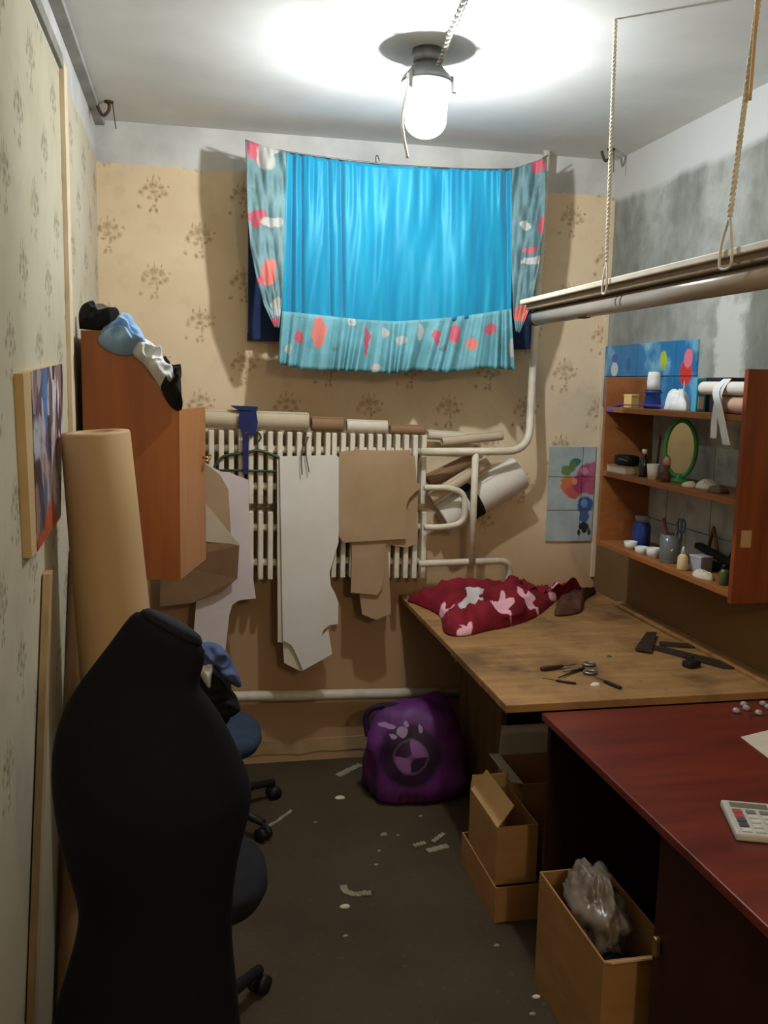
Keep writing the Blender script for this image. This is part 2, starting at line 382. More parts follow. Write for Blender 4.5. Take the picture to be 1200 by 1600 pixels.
wire = smooth_path([PY(383, 219, YC), PY(447, 237, YC), PY(620, 258, YC), PY(800, 264, YC), PY(856, 243, YC)], 6)
tag(B().tube(wire, .003, 6).done('curtain_wire', M('steel_wire', (120, 120, 116), rough=.4, metal=.6), None, True), 'thin sagging wire the turquoise curtain hangs on', 'wire')
# window with a dark blue pane behind the curtain
win = struct(bpy.data.objects.new('window_1', None)); COL.objects.link(win); wa = PY(388, 250, YB-.06); wz = PY(388, 531, YB-.06); wx = PY(835, 400, YB-.06)
win.location = (wa.x, YB-.06, wz.z)
m_navy = M('navy_cloth', (34, 52, 92), (24, 38, 70), 5, rough=.8)
B().box(wa.x, wx.x, YB-.062, YB-.05, wz.z, wa.z-.02, .002).done('window_pane', m_navy, win)
for (a, b, c_, d) in ((wa.x, wx.x, wz.z, wz.z+.03), (wa.x, wx.x, wa.z-.05, wa.z-.02), (wx.x-.03, wx.x, wz.z, wa.z-.02), ((wa.x+wx.x)/2-.015, (wa.x+wx.x)/2+.015, wz.z, wa.z-.02)):
    B().box(a, b, YB-.058, YB, c_, d).done('window_frame', m_navy, win)
tag(B().tube(smooth_path([PY(588, 256, YC), PY(587, 246, YC-.01), PY(590, 243, YC-.02), PY(593, 252, YC-.02)], 4), .002, 5).done('wire_hook', M('dark_wire', (70, 66, 60), rough=.5), None, True), 'small dark wire hook on the curtain wire', 'hook')

# ------------------------------------------------------------------ radiators and pipes
YR = YB-.15
m_rad = M('radiator_paint', (228, 220, 200), (206, 196, 172), 12, rough=.45)
def radiator(px0, px1, ptop, pbot, label):
    a = PY(px0, ptop, YR); b = PY(px1, ptop+(px1-px0)*.024, YR); c0 = PY(px0, pbot, YR); n = round((b.x-a.x)/.0388); H = a.z-c0.z
    rad = thing('radiator', label, 'radiator', (a.x, YR+.045, c0.z), 'wall radiators'); first = None
    for i in range(n+1):
        x = a.x+(b.x-a.x)*i/n; dz = (b.z-a.z)*i/n
        if first is None:
            bx = B(); bx.box(x-.0105, x+.0105, YR, YR+.13, c0.z, a.z, .004); first = bx.done('section', m_rad, rad); x00 = x
        else:
            o = first.copy(); COL.objects.link(o); o.parent = rad; o.location = (x-x00, 0, dz)
    for f in (.25, .77):
        B().tube([(a.x-.005, YR+.045, a.z-H*f), (b.x+.003, YR+.045, b.z-H*f)], .016, 10).done('header_tube', m_rad, rad, True)
    return rad
radiator(283, 513, 671, 787, 'upper white sectional radiator with the blue ribbon and green hanger in front of it')
radiator(523, 664, 677, 787, 'upper white sectional radiator behind the brown paper pattern')
radiator(283, 513, 797, 905, 'lower white sectional radiator behind the long white paper pattern')
radiator(523, 664, 797, 903, 'lower white sectional radiator next to the round pipe loop')
YP = YB-.19
def pipe(name, label, pts, r, b=.07):
    return tag(B().tube(bend(pts, b), r, 14).done(name, m_white_paint, None, True), label, 'pipe')
pa = lambda x, y, d=0: PY(x, y, YP+d)
ztop = PY(855, 232, YB-.06)
pipe('riser_pipe', 'white riser pipe coming down from the ceiling and bending to the radiator',
     [Vector((ztop.x, YB-.06, ZC)), PY(831, 600, YB-.10), PY(826, 705, YP), pa(658, 706)], .0165, .1)
pipe('vertical_pipe', 'short white vertical pipe joining the two horizontal radiator pipes', [pa(743, 706), pa(737, 880)], .0145)
pipe('return_pipe', 'lower white radiator pipe bending down behind the table', [pa(655, 881), pa(730, 878), pa(800, 876, .10), Vector((pa(805, 900).x, YP+.11, ZTB+.002))], .0145, .09)
loop = [pa(663, 762), pa(700, 762), pa(726, 770), pa(726, 818), pa(690, 824), pa(663, 824)]
pipe('pipe_loop', 'white U-shaped pipe loop at the end of the radiators', loop, .013, .055)
for (x, y) in ((690, 706), (681, 880)):
    pass
c1, c2 = PY(200, 1092, YB-.05), PY(740, 1081, YB-.05)
pipe('main_pipe', 'thick white heating pipe running low along the papered wall', [c1, c2], .023)

# ------------------------------------------------------------------ paper rolls on and behind the radiators
kraft = M('kraft_paper', (178, 152, 118), (158, 130, 96), 4, rough=.8)
kraft2 = M('kraft_brown', (150, 118, 88), (130, 100, 72), 5, rough=.8)
beige = M('beige_paper', (196, 182, 156), (178, 162, 136), 5, rough=.8)
whitep = M('white_paper', (226, 222, 214), (212, 206, 194), 4, rough=.8)
offw = M('off_white_paper', (214, 206, 188), (200, 190, 168), 4, rough=.8)
def roll(name, label, a, b, r, mat, cat='paper roll', group=None, r2=None, core=.45):
    a = Vector(a); b = Vector(b); d = b-a; r2 = r2 or r
    o = thing(name, label, cat, (a if a.z < b.z else b), group)
    u = d.normalized(); q = u.orthogonal().normalized(); v = u.cross(q); n = 28; R = []
    def ring(c, rad): return [c+(q*cos(2*pi*k/n)+v*sin(2*pi*k/n))*rad*(1+.015*sin(2*pi*k/n*2)) for k in range(n)]
    R = [ring(a+u*.02, r*core), ring(a, r*core), ring(a+u*.001, r*.97), ring(a+u*.006, r)]
    m = 6
    for i in range(1, m): R.append(ring(a.lerp(b, i/m), r+(r2-r)*i/m))
    R += [ring(b-u*.006, r2), ring(b-u*.001, r2*.97), ring(b, r2*core), ring(b-u*.02, r2*core)]
    B().rings(R).done('rolled_paper', mat, o, True)
    # loose outer edge of the wound sheet
    e = [a+u*.004+(q*cos(1.1)+v*sin(1.1))*r*1.01, b-u*.004+(q*cos(1.1)+v*sin(1.1))*r2*1.01]
    s = (q*cos(1.45)+v*sin(1.45))
    B().prism([e[0], e[1], b-u*.004+s*r2*1.005, a+u*.004+s*r*1.005], (q*cos(1.27)+v*sin(1.27))*.002).done('paper_edge', mat, o)
    return o
YT = YR+.04
G = 'paper rolls on the radiators'
roll('paper_roll', 'long beige paper roll on the radiator with the blue ribbon tied around it', PY(300, 653, YT), PY(482, 659, YT), .037, beige, group=G)
roll('paper_roll', 'short brown paper roll on the radiator between the beige and the white roll', PY(486, 662, YT), PY(536, 664, YT), .030, kraft2, group=G)
roll('paper_roll', 'short white paper roll on the radiator above the brown pattern', PY(541, 665, YT), PY(605, 667, YT), .026, offw, group=G)
roll('paper_roll', 'thin brown paper roll on the radiator beside the short white roll', PY(609, 670, YT), PY(664, 672, YT), .02, kraft2, group=G)
roll('paper_roll', 'thin off-white roll lying flat on the white radiator pipe', PY(668, 679, YB-.06), PY(748, 684, YB-.06), .02, offw)
roll('paper_roll', 'off-white roll sloping up on the radiator pipe towards the riser', PY(690, 690, YP+.04), PY(785, 680, YP+.05), .021, beige)
G2 = 'paper rolls stuck behind the pipes'
rD = roll('paper_roll', 'thick white paper roll stuck slantwise behind the pipes, tied with black', PY(690, 811, YB-.082), PY(812, 738, YB-.082), .074, whitep, group=G2)
roll('paper_roll', 'thin beige paper roll poking through the round pipe loop', PY(672, 780, YP+.034), PY(762, 722, YP+.06), .026, beige, group=G2)
roll('paper_roll', 'thin brown paper roll behind the upper radiator pipe', PY(668, 752, YB-.06), PY(742, 716, YB-.06), .03, kraft2, group=G2)
da, db = PY(690, 811, YB-.082), PY(812, 738, YB-.082); du = (db-da).normalized(); sc_ = PY(737, 783, YB-.082); sc_ = da+du*((sc_-da).dot(du))
sb = B(); q = du.orthogonal().normalized(); v = du.cross(q)
sb.rings([[sc_+du*o_+(q*cos(2*pi*k/28)+v*sin(2*pi*k/28))*.0775 for k in range(28)] for o_ in (-.022, .022)])
tag(sb.done('black_strap', M('black_cloth', (28, 26, 26), (18, 17, 17), 12, rough=.9), None, True), 'black cloth band tied around the thick white paper roll', 'strap')
# blue ribbon around the beige roll
m_blue = M('navy_ribbon', (30, 42, 96), (20, 30, 74), 20, rough=.6)
yr = YT-.043
rb = thing('blue_ribbon', 'dark blue ribbon tied around the beige roll, its end hanging down', 'ribbon', PY(384, 750, yr))
B().prism([PY(a, b, yr-.012) for a, b in ((374, 644), (400, 642), (403, 660), (400, 676), (392, 683), (388, 672), (379, 680), (373, 662))], (0, .008, 0)).done('knot', m_blue, rb)
B().prism([PY(a, b, yr) for a, b in ((360, 634), (403, 636), (402, 642), (372, 641))], (0, .07, 0)).done('loop', m_blue, rb)
B().prism([PY(a, b, YR-.024) for a, b in ((379, 678), (389, 678), (388, 741), (380, 741))], (0, .003, 0)).done('tail', m_blue, rb)
# green hanger
hy = YR-.008
hg = thing('clothes_hanger', 'green plastic clothes hanger on the radiator', 'hanger', PY(385, 735, hy)); m_gr = M('green_plastic', (66, 84, 56), (48, 64, 42), 20, rough=.4)
B().tube(smooth_path([PY(331, 737, hy), PY(348, 714, hy), PY(380, 708, hy), PY(403, 704, hy), PY(422, 709, hy), PY(440, 717, hy)], 5), .006, 8).done('shoulder_bar', m_gr, hg, True)
B().tube([PY(331, 735, hy), PY(385, 735, hy), PY(440, 737, hy)], .005, 8).done('trouser_bar', m_gr, hg, True)
B().tube(smooth_path([PY(403, 705, hy), PY(402, 692, hy), PY(408, 684, hy), PY(404, 676, hy+.01), PY(397, 680, hy+.02)], 5), .003, 6).done('hook', m_gr, hg, True)
# wire hook over the white pattern
tag(B().tube(smooth_path([PY(472, 742, YR-.045), PY(471, 712, YR-.045), PY(476, 690, YR-.02), PY(482, 683, YR-.012), PY(477, 700, YR-.04), PY(483, 738, YR-.045)], 5), .002, 6).done('wire_hook', M('dark_wire2', (60, 54, 48)), None, True), 'thin dark wire holding the long white pattern', 'hook')

# hanging sewing patterns
y1 = YR-.03
GP = 'paper sewing patterns hung on the radiator'
tag(sheet('paper_pattern', [(437, 713), (526, 711), (531, 716), (532, 760), (529, 848), (519, 880), (515, 895), (517, 915), (524, 928), (529, 942), (528, 975), (514, 977), (505, 985), (502, 994), (513, 984), (519, 1022), (473, 1048), (464, 1025), (455, 1008), (442, 1001)], y1, whitep), 'long white paper trouser pattern hanging in front of the radiator', 'paper pattern', GP)
tag(sheet('paper_pattern', [(433, 718), (500, 714), (500, 990), (512, 990), (510, 1020), (470, 1049), (444, 1036), (442, 1004), (434, 1003)], y1+.012, offw), 'off-white paper pattern hanging just behind the long white one', 'paper pattern', GP)
tag(sheet('paper_pattern', [(530, 706), (552, 704), (557, 698), (562, 703), (600, 704), (641, 703), (645, 730), (650, 752), (658, 762), (650, 768), (640, 778), (635, 790), (634, 842), (536, 848), (530, 838)], y1-.004, kraft), 'wide brown paper bodice pattern hanging on the radiator', 'paper pattern', GP)
tag(sheet('paper_pattern', [(600, 712), (648, 712), (653, 768), (652, 850), (634, 856), (600, 850)], y1+.012, kraft), 'brown paper pattern showing its edge behind the wide bodice pattern', 'paper pattern', GP)
tag(sheet('paper_pattern', [(548, 820), (604, 820), (603, 880), (597, 918), (590, 930), (548, 926), (550, 870)], y1+.006, kraft), 'narrow brown paper pattern hanging below the wide bodice pattern', 'paper pattern', GP)
tag(sheet('paper_pattern', [(562, 860), (606, 855), (609, 915), (611, 958), (588, 969), (566, 960), (561, 925)], y1+.018, kraft), 'lowest brown paper pattern with a pointed end, under the narrow one', 'paper pattern', GP)
tag(sheet('paper_pattern', [(320, 722), (336, 732), (346, 737), (358, 738), (372, 744), (388, 750), (390, 830), (392, 872), (397, 915), (400, 935), (374, 938), (363, 945), (358, 962), (352, 1020), (300, 1020), (310, 900)], y1+.004, M('pinkish_white_paper', (218, 208, 206), (204, 190, 190), 4, rough=.85)), 'white paper pattern with a curved armhole next to the cabinet door', 'paper pattern', GP)
fp = thing('folded_paper', 'large brown paper sheet folded over beside the cabinet door', 'paper', PY(320, 945, y1-.05))
B().prism([PY(a, b, y1-.03) for a, b in ((318, 722), (344, 742), (357, 765), (361, 838), (340, 822), (318, 800))], (0, .003, 0)).done('upper_fold', kraft, fp)
pts = [PY(a, b, yy) for a, b, yy in ((318, 782, y1-.036), (374, 851, y1-.05), (318, 846, y1-.044))]
B().prism(pts, (0, .003, 0)).done('turned_corner', beige, fp)
pts = [PY(a, b, yy) for a, b, yy in ((318, 842, y1-.04), (374, 852, y1-.052), (371, 904, y1-.03), (345, 926, y1-.02), (300, 942, y1-.02), (250, 948, y1-.02), (250, 880, y1-.03))]
B().prism(pts, (0, .003, 0)).done('lower_fold', kraft2, fp)

# ------------------------------------------------------------------ wooden cabinet
m_cab = M('cabinet_wood', (168, 98, 50), (150, 84, 42), 5, (6, 6, .5), rough=.4, spec=.4)
m_cabd = M('cabinet_door_wood', (186, 124, 72), (170, 110, 62), 5, (6, 6, .5), rough=.4, spec=.4)
m_blk = M('black_gap', (26, 22, 20), rough=.9)
yn, yf = 2.93, 3.30
cab = thing('wall_cabinet', 'orange-brown wooden cabinet with a sloping top corner and door ajar', 'cabinet', PY(200, 906, (yn+yf)/2))
sideT = [(126, 516), (200, 516), (226, 556), (278, 640), (278, 906), (126, 906)]
P0 = [PY(a, b, yn) for a, b in sideT]; xl = XL+.004
P0[0].x = P0[5].x = PY(126, 516, yn).x
B().prism(P0, (0, .02, 0)).done('near_side', m_cab, cab)
B().prism([p+Vector((0, yf-yn-.02, 0)) for p in P0], (0, .02, 0)).done('far_side', m_cab, cab)
x0, x1, zb, zt = P0[0].x, P0[3].x, P0[4].z, P0[0].z
B().box(x0, x1, yn+.02, yf-.02, zb, zb+.02).done('bottom', m_cab, cab)
B().box(x0, P0[1].x, yn+.02, yf-.02, zt-.02, zt).done('top', m_cab, cab)
B().box(x0, x0+.008, yn+.02, yf-.02, zb+.02, zt-.02).done('back', m_blk, cab)
B().box(x0+.01, x1-.03, yn+.02, yf-.02, (zb+P0[3].z)/2-.009, (zb+P0[3].z)/2+.009).done('shelf', m_cab, cab)
B().prism([P0[1]+Vector((0, .02, 0)), P0[3]+Vector((0, .02, 0)), P0[3]+Vector((0, yf-yn-.02, 0)), P0[1]+Vector((0, yf-yn-.02, 0))], (-.018, 0, -.012)).done('sloping_front', m_cab, cab)
# door, hinged on the near edge and standing slightly open
dA = Vector((x1+.004, yn+.002, zb)); far = PY(322, 880, 3.27); ang = Vector((far.x-dA.x, far.y-dA.y, 0)).normalized(); dB = Vector((far.x, far.y, zb))
nrm = Vector((ang.y, -ang.x, 0)); ztd = P0[3].z
door = B().prism([dA, dB, Vector((dB.x, dB.y, ztd)), Vector((dA.x, dA.y, ztd))], nrm*-.018).done('door', m_cabd, cab)
hp = dA.lerp(dB, .88)+Vector((0, 0, ztd-zb))*.68
mb = M('brass', (200, 176, 120), (170, 140, 84), 20, rough=.3, metal=.9)
B().tube([hp, hp+nrm*.022], .005, 8).tube(smooth_path([hp+nrm*.022+Vector((0, 0, .012)), hp+nrm*.026, hp+nrm*.02+ang*-.03+Vector((0, 0, -.012))], 5), .006, 8).done('handle', mb, door, True)
# clothes heaped on the cabinet
def up_heap(name, label, px, y, h, mat, seed, cat='clothes', n=(.1, -1, .35), fs=17, fold=.95):
    return tag(heap(name, [PY(a, b, y) for a, b in px], n, h, mat, seed, None, fold, fs), label, cat, None)
blackc = M('black_fabric', (30, 29, 30), (18, 17, 18), 14, rough=.9)
skyc = M('sky_blue_cloth', (150, 186, 222), (128, 164, 204), 6, rough=.85)
whitec = M('white_cloth', (224, 226, 226), (200, 204, 204), 8, rough=.85)
up_heap('black_bag', 'black cloth bag on the top of the wooden cabinet', [(124, 514), (124, 487), (140, 476), (152, 490), (160, 500), (182, 488), (187, 500), (170, 514), (150, 516)], yn+.01, .08, blackc, 3, 'bag')
up_heap('white_shirt', 'crumpled white shirt sliding down the cabinet slope', [(200, 535), (225, 530), (245, 545), (250, 563), (268, 580), (272, 600), (268, 612), (255, 612), (240, 590), (225, 570), (208, 555)], yn-.004, .10, whitec, 5)
up_heap('blue_shirt', 'crumpled light blue shirt on the top of the wooden cabinet', [(158, 518), (170, 506), (200, 500), (215, 510), (226, 530), (224, 545), (210, 552), (192, 556), (168, 548), (154, 535)], yn-.01, .11, skyc, 2)
up_heap('black_garment', 'black garment lying along the white shirt on the cabinet', [(245, 590), (262, 604), (280, 575), (282, 590), (284, 625), (284, 640), (272, 640), (258, 622)], yn-.008, .09, blackc, 8)
up_heap('grey_cloth', 'pale grey cloth behind the black bag on the cabinet', [(140, 490), (148, 477), (165, 480), (184, 490), (186, 505), (160, 512)], yn+.10, .06, M('grey_cloth_m', (176, 172, 176), rough=.9), 11)
up_heap('black_garment', 'small black garment under the shirts at the door corner of the cabinet', [(243, 565), (256, 560), (262, 575), (282, 578), (280, 592), (264, 596), (250, 580)], yn+.09, .06, blackc, 9)

# ------------------------------------------------------------------ rolls leaning on the left wall, poster, lath
big = M('big_kraft', (196, 164, 122), (178, 146, 104), 2.5, (1, 1, .3), rough=.7)
ra = PY(149, 674, 2.44); rbm = PY(228, 1500, 2.47)
tt = (0-ra.z)/(rbm.z-ra.z); foot = ra.lerp(rbm, tt)
roll('fabric_roll', 'tall thick kraft paper roll leaning beside the wooden cabinet', foot+Vector((0, 0, .012)), ra, .118, big, 'paper roll', 'tall rolls on the left', .088, .5)
roll('fabric_roll', 'thinner darker kraft roll leaning behind the tall thick one', Vector((-.314, 2.20, .03)), Vector((-.314, 2.74, 1.16)), .034, M('dark_kraft', (164, 128, 88), (146, 112, 74), 3, rough=.75), 'paper roll', 'tall rolls on the left')
lp = [PX(84, 862, XL+.02), PX(79, 1000, XL+.02), PX(60, 1560, XL+.02)]
l_dir = (lp[2]-lp[1]); l_foot = lp[2]+l_dir*((0.004-lp[2].z)/l_dir.z); l_top = lp[1]+(lp[1]-lp[2])*.22
hw = Vector((0, .022, 0))
tag(B().prism([l_foot-hw*2.2, l_foot, l_top, l_top-hw*2.2], (-.016, 0, 0)).done('wooden_lath', M('lath_wood', (186, 160, 122), (160, 132, 94), 6, (4, 4, .4), rough=.7)), 'wooden lath leaning on the papered wall below the picture board', 'lath')
# picture board
m_post = NT('poster_collage', .5); uv, sp = uvpos(m_post, 'YZ', .03, 9)
vo = m_post.n('TexVoronoi'); m_post.put(vo.inputs['Vector'], m_post.vm('MULTIPLY', uv, (26, 9, 1))); vo.inputs['Scale'].default_value = 1
rmp = m_post.n('ValToRGB'); sx = m_post.n('SeparateColor'); m_post.put(sx.inputs[0], vo.outputs['Color']); m_post.put(rmp.inputs[0], sx.outputs[0])
cr = rmp.color_ramp; cr.interpolation = 'CONSTANT'; cr.elements[0].color = lin((70, 62, 74)); cr.elements[1].position = .86; cr.elements[1].color = lin((206, 200, 200))
for p_, k in ((.2, (168, 150, 150)), (.36, (96, 84, 100)), (.5, (142, 112, 108)), (.64, (176, 170, 180)), (.76, (60, 50, 56))):
    e = cr.elements.new(p_); e.color = lin(k)
cc = rmp.outputs[0]
for (px, py, ru, rv, k) in ((70, 610, .035, .09, (80, 122, 176)), (80, 815, .09, .05, (176, 86, 58)), (66, 848, .10, .03, (170, 78, 50)), (88, 690, .02, .08, (150, 100, 96)), (86, 760, .03, .05, (206, 200, 200)), (58, 690, .05, .05, (176, 180, 190)), (60, 735, .05, .03, (60, 44, 46)), (72, 770, .03, .04, (90, 100, 130))):
    q = PX(px, py, XL+.02); cc = m_post.mix(ellipse_mask(m_post, uv, q.y, q.z, ru, rv, .8), cc, lin(k))
m_post.col(m_post.mix(m_post.mapr(m_post.noise(m_post.pos(), 40), .5, .7, 0, .5), cc, lin((60, 50, 56))))
pxs = [PX(36, 584, XL+.018), PX(99, 569, XL+.018), PX(95, 808, XL+.018), PX(50, 872, XL+.018)]
pb = thing('picture_board', 'board with a colourful photo collage hanging on the left wall', 'picture', pxs[3])
B().prism(pxs, (-.018, 0, 0)).done('board', M('board_cream', (204, 176, 130), (188, 160, 114), 6), pb)
ins = [PX(48, 580, XL+.0185), PX(98, 568, XL+.0185), PX(94, 806, XL+.0185), PX(58, 862, XL+.0185)]
B().prism(ins, (.0012, 0, 0)).done('collage_print', m_post.m, pb)

# ------------------------------------------------------------------ hooks in the ceiling corners
m_rust = M('rusty_iron', (84, 66, 50), (56, 44, 36), 30, rough=.8)
def hook(label, p, s):
    h = thing('ceiling_hook', label, 'hook', p); x, y, z = p
    B().tube(smooth_path([(x, y, ZC), (x, y, ZC-.03), (x-.02*s, y, ZC-.05), (x-.035*s, y, ZC-.03), (x-.04*s, y, ZC-.012)], 5), .006, 7).done('iron_hook', m_rust, h, True)
    B().lathe([(.016, -.006), (.016, 0)], (x, y, ZC), 12).done('plate', m_rust, h)
    B().tube([(x+.012*s, y, ZC-.001), (x+.022*s, y+.01, ZC-.09)], .002, 5).done('wire_end', m_rust, h, True)
hook('rusty iron hook in the ceiling corner above the cabinet', PZ(170, 158, ZC), 1)
hook('rusty iron hook in the ceiling corner above the concrete wall', PZ(976, 236, ZC)+Vector((-.07, -.02, 0)), 1)

# ------------------------------------------------------------------ hanging fluorescent lamp
zB = 1.93; e0 = PZ(805, 476, zB); bx0 = (e0.x+PZ(1190, 392, zB).x)/2; yE = e0.y
fl = thing('hanging_lamp', 'unlit fluorescent tube lamp on a white board hung by ropes', 'lamp', (bx0+.07, 2.1, zB-.07))
m_brd = M('board_white', (222, 214, 198), (200, 190, 168), 8, rough=.6)
B().box(bx0, bx0+.14, 1.0, yE, zB, zB+.016, .003).done('board', m_brd, fl)
B().box(bx0+.012, bx0+.128, 1.02, yE-.03, zB-.02, zB, .004).done('tray', M('lamp_housing', (158, 138, 112), (130, 112, 90), 8, rough=.6), fl)
tube = B().tube([(bx0+.045, 1.06, zB-.046), (bx0+.045, yE-.06, zB-.046)], .025, 18).done('fluorescent_tube', M('tube_glass', (176, 164, 148), (158, 146, 130), 3, rough=.25, spec=.5), fl, True)
B().tube([(bx0+.045, yE-.06, zB-.045), (bx0+.045, yE-.035, zB-.046)], .0255, 18).done('end_cap', M('black_plastic', (34, 32, 32), rough=.5), tube, True)
B().box(bx0+.03, bx0+.06, yE-.075, yE-.045, zB-.05, zB-.018, .003).done('lamp_holder', MATS['black_plastic'], fl)
B().box(bx0+.034, bx0+.056, yE-.46, yE-.41, zB-.072, zB-.02, .003).done('tube_clip', MATS['black_plastic'], fl)
m_rope = M('white_rope', (224, 218, 202), (196, 188, 168), 60, rough=.8)
r1b = PX(948, 447, bx0); r2b = PX(1138, 405, bx0)
r1t = PZ(962, 30, ZC); r2t = Vector((bx0+.02, r2b.y-.03, ZC))
tag(twisted([Vector((bx0-.004, r1b.y, zB+.06)), Vector((r1t.x, r1t.y, ZC-.002))], .004, 30).tube(smooth_path([(bx0-.004, r1b.y, zB+.06), (bx0-.006, r1b.y-.012, zB+.02), (bx0-.006, r1b.y-.01, zB-.02), (bx0-.006, r1b.y+.012, zB-.02), (bx0-.005, r1b.y+.012, zB+.02), (bx0-.004, r1b.y, zB+.06)], 5), .003, 6).done('lamp_rope', m_rope, None, True), 'twisted white rope holding the hanging lamp at its window end', 'rope', 'ropes of the hanging lamp')
tag(twisted([Vector((bx0-.004, r2b.y, zB+.08)), r2t], .0045, 28).tube(smooth_path([(bx0-.004, r2b.y, zB+.08), (bx0-.006, r2b.y-.016, zB+.03), (bx0-.006, r2b.y-.02, zB-.02), (bx0-.006, r2b.y+.02, zB-.02), (bx0-.005, r2b.y+.02, zB+.03), (bx0-.004, r2b.y, zB+.08)], 5), .003, 6).done('lamp_rope', m_rope, None, True), 'twisted white rope holding the hanging lamp, with an orange cord beside it', 'rope', 'ropes of the hanging lamp')
q0 = r2t+Vector((-.025, 0, 0))
tag(B().tube(smooth_path([q0, q0+Vector((.006, -.003, -.2)), q0+Vector((.008, 0, -.40))], 6), .0035, 6).done('orange_cord', M('orange_cord_m', (214, 172, 112), rough=.6), None, True), 'thin orange cord hanging along the lamp rope', 'cord')

# ------------------------------------------------------------------ tile pictures
fa, fb = PY(858, 697, YB), PY(940, 845, YB)
cols_ = [fa.x, PY(907, 770, YB).x, PY(907, 770, YB).x+(PY(907, 770, YB).x-fa.x)*.8]; cols_[2] = min(cols_[2], XR-.024); rows_ = [fa.z, PY(880, 745, YB).z, PY(880, 797, YB).z, fb.z]
S = lambda a, b, ra, rb_, k: (PY(a, b, YB).x, PY(a, b, YB).z, ra/372, rb_/372, k)
m_ft = painted('flower_tile_print', (176, 190, 190), [S(898, 722, 9, 7, (62, 110, 110)), S(884, 735, 8, 8, (108, 132, 72)), S(893, 728, 6, 10, (96, 126, 70)), S(886, 758, 13, 16, (200, 112, 72)), S(895, 768, 14, 12, (186, 92, 90)),
   S(918, 742, 20, 20, (172, 82, 116)), S(930, 735, 14, 16, (186, 100, 132)), S(906, 756, 15, 16, (160, 66, 96)), S(925, 762, 16, 12, (176, 90, 118)), S(912, 736, 7, 6, (206, 140, 160)), S(896, 752, 6, 6, (220, 140, 100)), S(930, 775, 4, 6, (90, 140, 70)),
   S(913, 788, 14, 14, (60, 92, 140)), S(911, 806, 9, 12, (74, 100, 136)), S(911, 786, 6, 7, (110, 140, 180)), S(911, 822, 9, 7, (48, 44, 52)), S(903, 832, 3, 6, (60, 56, 60)), S(919, 830, 3, 6, (60, 56, 60)), S(911, 828, 5, 5, (48, 44, 52))], 'XZ', .022, 40, .35)
tp = thing('tile_picture', 'tile picture of a blue vase with pink and orange flowers on the papered wall', 'tile panel', (fa.x, YB, fb.z))
for i in range(2):
    for j in range(3):
        B().box(cols_[i]+.0015, cols_[i+1]-.0015, YB-.009, YB, rows_[j+1]+.0015, rows_[j]-.0015, .0012).done('tile', m_ft, tp)
S = lambda a, b, ra, rb_, k: (PX(a, b, XR).y, PX(a, b, XR).z, ra, rb_, k)
m_bt = painted('balloon_tile_print', (40, 122, 178), [S(1075, 582, .042, .048, (206, 60, 56)), S(1079, 560, .03, .036, (222, 120, 140)), S(1040, 562, .026, .034, (176, 190, 60)), S(1039, 575, .01, .012, (160, 170, 60)), S(963, 577, .035, .03, (190, 206, 206)), S(1072, 604, .004, .02, (200, 200, 200)),
   S(985, 570, .02, .03, (30, 100, 140)), S(964, 560, .03, .02, (70, 92, 170))], 'YZ', .01, 30, .3, cloud=((140, 196, 220), 5.5))
ty0, ty1 = PX(949, 545, XR).y, PX(1095, 525, XR).y
bt = thing('tile_picture', 'blue sky tile picture with red, pink and yellow balloons above the shelf', 'tile panel', (XR, (ty0+ty1)/2, 1.572))
for i in range(5):
    for j in range(2):
        a, b = ty1+(ty0-ty1)*i/5, ty1+(ty0-ty1)*(i+1)/5
        B().box(XR-.009, XR, a+.0015, b-.0015, 1.572+.135*j+.0015, 1.572+.135*(j+1)-.0015, .0012).done('tile', m_bt, bt)

# ------------------------------------------------------------------ wall shelf unit
XF = 1.58; y_f, y_n = 3.30, 2.40; ZT, Z2, Z3, ZTOP = 1.585, 1.335, 1.055, 1.70
m_sh = M('shelf_wood', (160, 102, 58), (138, 86, 46), 5, (3, .6, 6), rough=.5)
m_shn = M('shelf_wood_red', (140, 72, 36), (116, 56, 28), 5, (6, 6, .6), rough=.45)
su = thing('shelf_unit', 'open brown wooden shelf unit on the concrete wall above the worktable', 'shelf', (1.69, 2.85, Z3-.02))
B().box(XF, XR-.012, y_f, y_f+.02, Z3-.02, ZTOP, .002).done('far_side', m_sh, su)
pn = B().box(XF, XR-.012, y_n-.02, y_n, Z3-.035, ZTOP+.02, .002).done('near_side', m_shn, su)
for z in (ZT, Z2, Z3): B().box(XF+.003, XR-.014, y_n, y_f, z-.02, z, .002).done('shelf_board', m_sh, su)
sk = PY(1165, 842, y_n-.02)
tag(B().box(sk.x-.017, sk.x+.017, y_n-.024, y_n-.02, sk.z-.026, sk.z+.026, .001).done('paper_tag', M('tag_beige', (200, 160, 120))), 'beige paper tag stuck on the side of the shelf unit', 'tag')
def sy(px, x, z):
    """place along the shelf seen at column px, on the line x, z (front to back known)"""
    lo_, hi_ = 2.0, 3.6
    for _ in range(40):
        m = (lo_+hi_)/2; v = Vector((x, m, z))-EYE; q = 600+F*v.dot(rt)/v.dot(fw)
        if q < px: hi_ = m
        else: lo_ = m
    return (lo_+hi_)/2
def jar(name, label, cat, px, x, z, prof, mat, cap=None, capm=None, group=None):
    y = sy(px, x, z+.04); c = (x, y, z)
    if cap is None: return tag(B().lathe(prof, c, 18).done(name, mat, None, True), label, cat, group)
    o = thing(name, label, cat, c, group); B().lathe(prof, c, 18).done('body', mat, o, True); B().lathe(cap, c, 18).done('cap', capm, o, True); return o
wpl = M('white_plastic', (222, 222, 218), (206, 206, 200), 10, rough=.4)
bpl = M('blue_plastic', (40, 70, 140), (28, 52, 112), 10, rough=.4)
